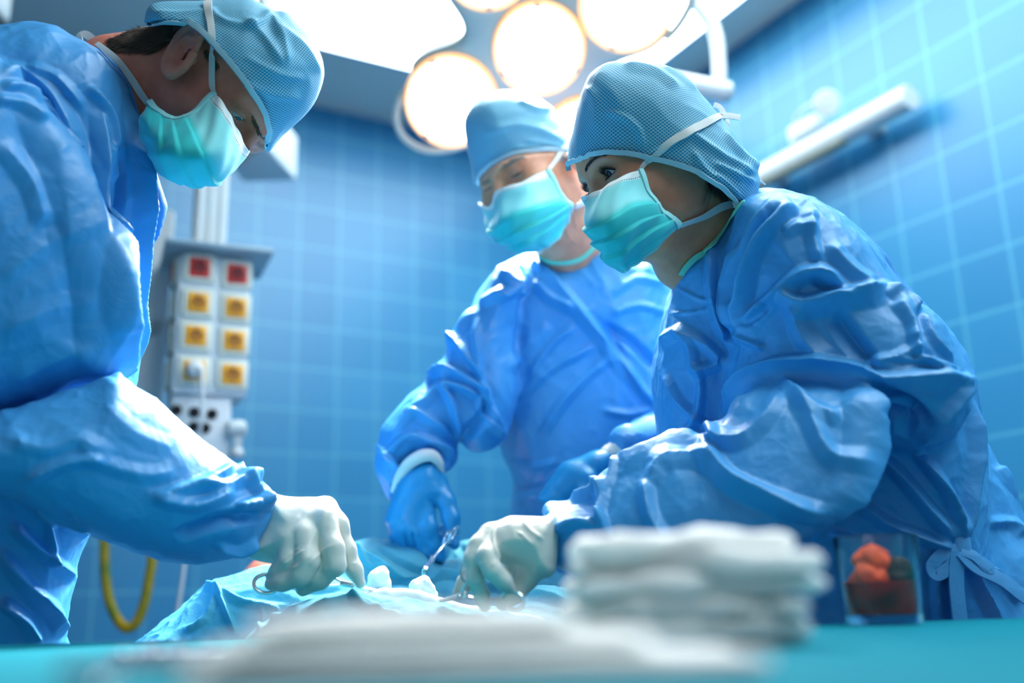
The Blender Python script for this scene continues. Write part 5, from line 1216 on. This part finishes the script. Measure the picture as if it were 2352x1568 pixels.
# right blue glove
Hb = 1.52
pal = inflate([(918, 1100), (938, 1076), (968, 1060), (994, 1060), (1006, 1074), (1018, 1100), (1030, 1125), (1026, 1150), (1000, 1164), (992, 1180), (994, 1200), (1000, 1240), (1002, 1266), (975, 1262), (950, 1255), (928, 1248), (906, 1238), (894, 1216), (884, 1196), (892, 1160), (904, 1130)], Hb, .034, .034, sm=3)
fing = [chain([(1006, 1110, Hb, 24), (1024, 1150, Hb - .01, 20), (1036, 1190, Hb - .015, 19), (1040, 1216, Hb - .015, 16)], .01),
        chain([(976, 1160, Hb - .01, 24), (984, 1210, Hb - .02, 20), (998, 1250, Hb - .01, 17), (1014, 1278, Hb, 13)], .006), chain([(944, 1170, Hb - .01, 24), (956, 1220, Hb - .015, 20), (980, 1268, Hb - .005, 17), (1012, 1280, Hb + .01, 14)], .006),
        chain([(920, 1180, Hb, 24), (928, 1226, Hb - .005, 20), (940, 1262, Hb, 17)], .006), chain([(906, 1190, Hb + .01, 20), (912, 1230, Hb + .01, 17), (922, 1256, Hb + .01, 15)], .006),
        chain([(1000, 1236, Hb + .02, 17), (1020, 1220, Hb + .03, 16), (1036, 1234, Hb + .03, 17), (1044, 1250, Hb + .025, 13)], .006)]
gv = lambda p: smin(pal(p), union(fing, .0025)(p), .006)
lo, hi = bounds([(870, 1050, Hb), (1070, 1290, Hb)], .07)
solid('glove', gv, lo, hi, .0017, NITR, root, strokes=[([(978, 1150), (988, 1166), (990, 1180)], 4, 4, 1.6), ([(946, 1220), (950, 1240), (955, 1260)], 4, 4, -3), ([(930, 1225), (934, 1245), (940, 1262)], 4, 4, -3), ([(908, 1104), (930, 1098)], 3, 3, 1), ([(906, 1116), (924, 1108)], 3, 3, 1)], noise=[(60, .0004, 41, (1, 1, 1))])
# knitted cuff
cc_ = [P(x, y, Hb + .0) for x, y in ((903, 1128), (916, 1096), (938, 1066), (966, 1048), (992, 1046), (1008, 1062), (1014, 1082))]
cpl = cr(cc_, 6); nn_ = [nrm(CAM - q) for q in cpl]; cpl = np.array([q + n_ * (.030 * math.sin(PI * i / (len(cpl) - 1))) for i, (q, n_) in enumerate(zip(cpl, nn_))])
MB().tube(cpl, [.004 + .006 * math.sin(PI * i / (len(cpl) - 1)) for i in range(len(cpl))], 14).build('cuff', CUFF, root)
# left blue glove
Hq = 1.44
pal = union([chain([(1404, 1052, Hq, 26), (1370, 1072, Hq, 34), (1320, 1100, Hq, 42), (1286, 1130, Hq, 36)], .012), chain([(1290, 1120, Hq, 24), (1262, 1140, Hq, 17), (1246, 1142, Hq, 9)], .008), chain([(1300, 1136, Hq, 26), (1280, 1176, Hq, 20), (1270, 1210, Hq, 16)], .006), chain([(1320, 1130, Hq, 24), (1306, 1180, Hq, 19), (1296, 1214, Hq, 15)], .006), chain([(1340, 1120, Hq, 22), (1334, 1170, Hq, 18), (1322, 1206, Hq, 14)], .006), chain([(1350, 1100, Hq - .02, 22), (1352, 1150, Hq - .02, 17), (1340, 1184, Hq - .02, 14)], .006)], .008)
lo, hi = bounds([(1230, 1020, Hq), (1430, 1240, Hq)], .07)
solid('glove', pal, lo, hi, .0020, NITR, root)
cf_ = chain([(1400, 1046, Hq, 25), (1420, 1036, Hq, 29)], .004); lo, hi = bounds([(1370, 1000, Hq), (1450, 1080, Hq)], .04)
solid('cuff', lambda p: cf_(p) + .0006 * np.sin(p[:, 0] * 900), lo, hi, .0020, CUFF, root)
# ------------------------------------------------------------------ patient, drape, operating table
pt = empty('person', P(560, 1420, 1.80)); tag(pt, 'patient lying under the drape, only a bit of bare skin showing behind the left glove', 'person')
hc = P(686, 1268, 1.70); hc = hc - ZU * .105
hp_ = Head(hc, 0.0, math.radians(-78), 0, 1.0); hps = hp_.sdf(closed=True, nl=.004)
pb_ = union([cone(hp_.w(0, 0, -.06), hp_.w(-.03, 0, -.17), .052, .06), cone(hp_.w(-.02, 0, -.17), hp_.w(-.04, 0, -.30), .09, .11)], .04)
solid('body', lambda p: smin(hps(p), pb_(p), .02), hc - [.2, .2, .22], hc + [.58, .2, .2], .0042, SK_L, pt)
DRM = fabric('surgical_drape_paper', srgb(96, 180, 200), srgb(74, 162, 188), rough=.7, weave=420, bstr=.6, spec=.25, fine=.3)
dA = inflate([(740, 1290), (790, 1252), (850, 1240), (920, 1242), (962, 1250), (998, 1274), (1012, 1288), (1060, 1286), (1110, 1300), (1200, 1340), (1300, 1400), (1300, 1620), (480, 1620), (540, 1350), (640, 1305), (700, 1298)], 1.56, .06, .10, sm=3)
dB = inflate([(1030, 1290), (1050, 1256), (1080, 1242), (1120, 1246), (1200, 1262), (1300, 1310), (1400, 1400), (1420, 1620), (1000, 1620)], 1.68, .05, .08, sm=3)
dC = inflate([(300, 1500), (340, 1458), (380, 1425), (425, 1390), (470, 1347), (520, 1326), (580, 1306), (640, 1300), (760, 1325), (880, 1350), (1000, 1372), (1040, 1620), (260, 1620)], 1.40, .05, .11, sm=3)
dD = inflate([(560, 1480), (610, 1432), (650, 1405), (720, 1378), (790, 1362), (870, 1355), (940, 1360), (1010, 1374), (1080, 1394), (1180, 1396), (1230, 1404), (1300, 1440), (1340, 1620), (540, 1620)], 1.20, .035, .07, sm=3)
dE = inflate([(1150, 1400), (1190, 1362), (1240, 1346), (1290, 1352), (1340, 1376), (1420, 1440), (1440, 1620), (1100, 1620)], 1.34, .05, .10, sm=3)
dfn = lambda p: smin(smin(smin(dA(p), dB(p), .006), smin(dC(p), dE(p), .01), .012), dD(p), .008)
lo, hi = bounds([(260, 1230, 1.4), (1440, 1480, 1.5)], .06); lo[2] = .90; lo[1] = 1.12; hi[1] = 1.80
st = [([(800, 1262), (860, 1290), (930, 1330), (970, 1350)], 12, 12, 10), ([(860, 1252), (920, 1290), (990, 1320)], 10, 12, -6), ([(820, 1270), (850, 1300), (900, 1315)], 8, 10, 6), ([(980, 1330), (1040, 1322), (1100, 1345), (1160, 1350)], 8, 12, 8), ([(1060, 1250), (1090, 1272), (1100, 1290)], 7, 8, 7), ([(1080, 1245), (1110, 1262), (1130, 1290)], 6, 8, -6),
 ([(470, 1350), (500, 1358), (520, 1400), (540, 1450)], 8, 12, 8), ([(500, 1358), (560, 1380), (660, 1390)], 8, 14, 7), ([(600, 1390), (606, 1420), (596, 1450)], 5, 6, 7), ([(600, 1385), (640, 1400), (620, 1430)], 6, 8, 6), ([(500, 1362), (470, 1420), (420, 1450)], 10, 12, 5), ([(640, 1340), (720, 1350), (800, 1350)], 10, 10, 5),
 ([(700, 1400), (800, 1380), (870, 1400), (860, 1430)], 8, 10, 6), ([(800, 1375), (850, 1400), (920, 1410)], 8, 8, 5), ([(1200, 1360), (1260, 1372), (1330, 1400)], 10, 12, 6), ([(1000, 1400), (1060, 1420), (1120, 1420)], 8, 8, 5)]
dr = solid('surgical_drape', dfn, lo, hi, .0038, DRM, None, strokes=st, noise=[(12, .0060, 51, (1, 1, 1)), (30, .0024, 55, (1, 1, 1))], sub=1, ex=1.0)
tag(dr, 'crumpled pale turquoise surgical drape covering the patient between the surgeons', 'drape')
ot = empty('operating_table', (-.15, 1.42, 0)); tag(ot, 'operating table under the turquoise drape', 'table')
MB().box((-.15, 1.42, .86), (.56, .26, .06), np.eye(3), .02).build('table_top', DARK, ot); MB().box((-.15, 1.42, .45), (.22, .18, .80), np.eye(3), .03).build('column', STEEL, ot); MB().box((-.15, 1.42, .04), (.50, .28, .08), np.eye(3), .03).build('base', STEEL, ot)
GZ = mat('wet_gauze', srgb(232, 240, 240), rough=.8, spec=.2, bump=(200, .25, .001), sss=.4, sss_r=(1, 1, 1))
for poly, H_, T_, lb in (([(846, 1344), (848, 1318), (862, 1304), (878, 1297), (890, 1308), (896, 1330), (897, 1356), (870, 1366), (846, 1360)], 1.22, .013, 'white gauze tuft standing up beside the left forceps tip'),
                  ([(938, 1356), (944, 1336), (958, 1327), (976, 1323), (990, 1334), (1000, 1354), (1004, 1376), (970, 1380), (940, 1372)], 1.21, .013, 'white gauze tuft under the tip of the curved forceps')):
    fn = inflate(poly, H_, .014, T_, sm=3); a_ = np.array([P(x, y, H_) for x, y in poly])
    o = solid('gauze_swab', (lambda f_: (lambda p: f_(p) + .0036 * gnoise(p * 60) + .0018 * gnoise(p * 150)))(fn), a_.min(0) - .03, a_.max(0) + .03, .0014, GZ, None, noise=[(70, .0008, 61, (1, 1, 1))]); tag(o, lb, 'gauze', 'gauze swabs at the operation site')
fn = inflate([(820, 1372), (870, 1352), (930, 1350), (990, 1362), (1060, 1384), (1150, 1400), (1240, 1412), (1250, 1440), (1150, 1460), (900, 1460), (830, 1430)], 1.175, .020, .010, sm=3)
lo, hi = bounds([(820, 1340, 1.16), (1250, 1460, 1.16)], .04)
o = solid('gauze_sheet', lambda p: fn(p) + .0016 * gnoise(p * 40), lo, hi, .0026, GZ, None, noise=[(30, .0025, 71, (1, 1, 1))]); tag(o, 'flat white gauze spread over the drape at the operation site', 'gauze')
# instruments in the hands
forceps('forceps', (612, 1340, .2), (700, 1300, .2), (796, 1342), (872, 1357), (1.125, 1.17, 1.16, 1.17), 'steel forceps in the white-gloved hand of the left surgeon', rr=25, w=.0026)
forceps('forceps', (1041, 1226, 1.25), (1026, 1236, 1.2), (993, 1284), (981, 1336), (1.46, 1.47, 1.42, 1.36), 'curved steel forceps in the blue-gloved hand of the older surgeon', curve=[(979, 1302), (974, 1318)], rr=20, w=.0026)
forceps('forceps', (1080, 1308, .5), (1178, 1378, .35), (1062, 1368), (1010, 1379), (1.06, 1.04, 1.07, 1.10), 'steel forceps with two finger rings in the right surgeon\'s white-gloved hand', rr=24, w=.0026)
# loose instruments on the near table, left: strongly out of focus
tray = empty('instrument_tray', (-.20, .46, TZ)); tag(tray, 'shallow steel tray of the near table at its left end', 'tray')
def near(x, H, dz): r = ray(x, 1480); q = CAM + r * (H / r[1]); q[2] = TZ + dz; return q
k = MB(); a = near(130, .40, .007); b = near(640, .44, .009); k.tube([a, a + (b - a) * .3, a + (b - a) * .5, b], [.0048, .0055, .0075, .006], 14, flat=.6); k.tube(cr([near(210, .385, .006), near(240, .36, .007), near(262, .385, .006)], 5), .003, 10)
o = k.build('tissue_forceps', SM, None); tag(o, 'long blurred steel instrument lying across the near table at the left', 'instrument')
C.objects.unlink(tray); bpy.data.objects.remove(tray)
lb_ = ['steel clamp of the row on the near table, leftmost', 'steel clamp of the row on the near table, second from the left', 'steel clamp of the row on the near table, third from the left', 'steel clamp of the row on the near table, nearest the white towels']
for i, x in enumerate((345, 405, 470, 540)):
    root_ = empty('clamp', near(x, .62, .004)); tag(root_, lb_[i], 'clamp', 'steel clamps lying on the near table')
    c0 = near(x, .56, .005); c1 = near(x + 14, .70, .005)
    for s in (-1, 1):
        rc = c0 + np.array([s * .010, 0, 0]); k = MB(); k.tube([rc + np.array([math.cos(t) * .009, math.sin(t) * .010, 0]) for t in np.linspace(0, 2 * PI, 24, endpoint=False)], .0028, 8, closed=True); k.build('finger_ring', SM, root_)
        MB().tube([rc + np.array([0, .010, 0]), c0 * .45 + c1 * .55, c1 - np.array([s * .001, 0, 0])], [.0034, .0044, .0022], 8).build('shank', SM, root_)
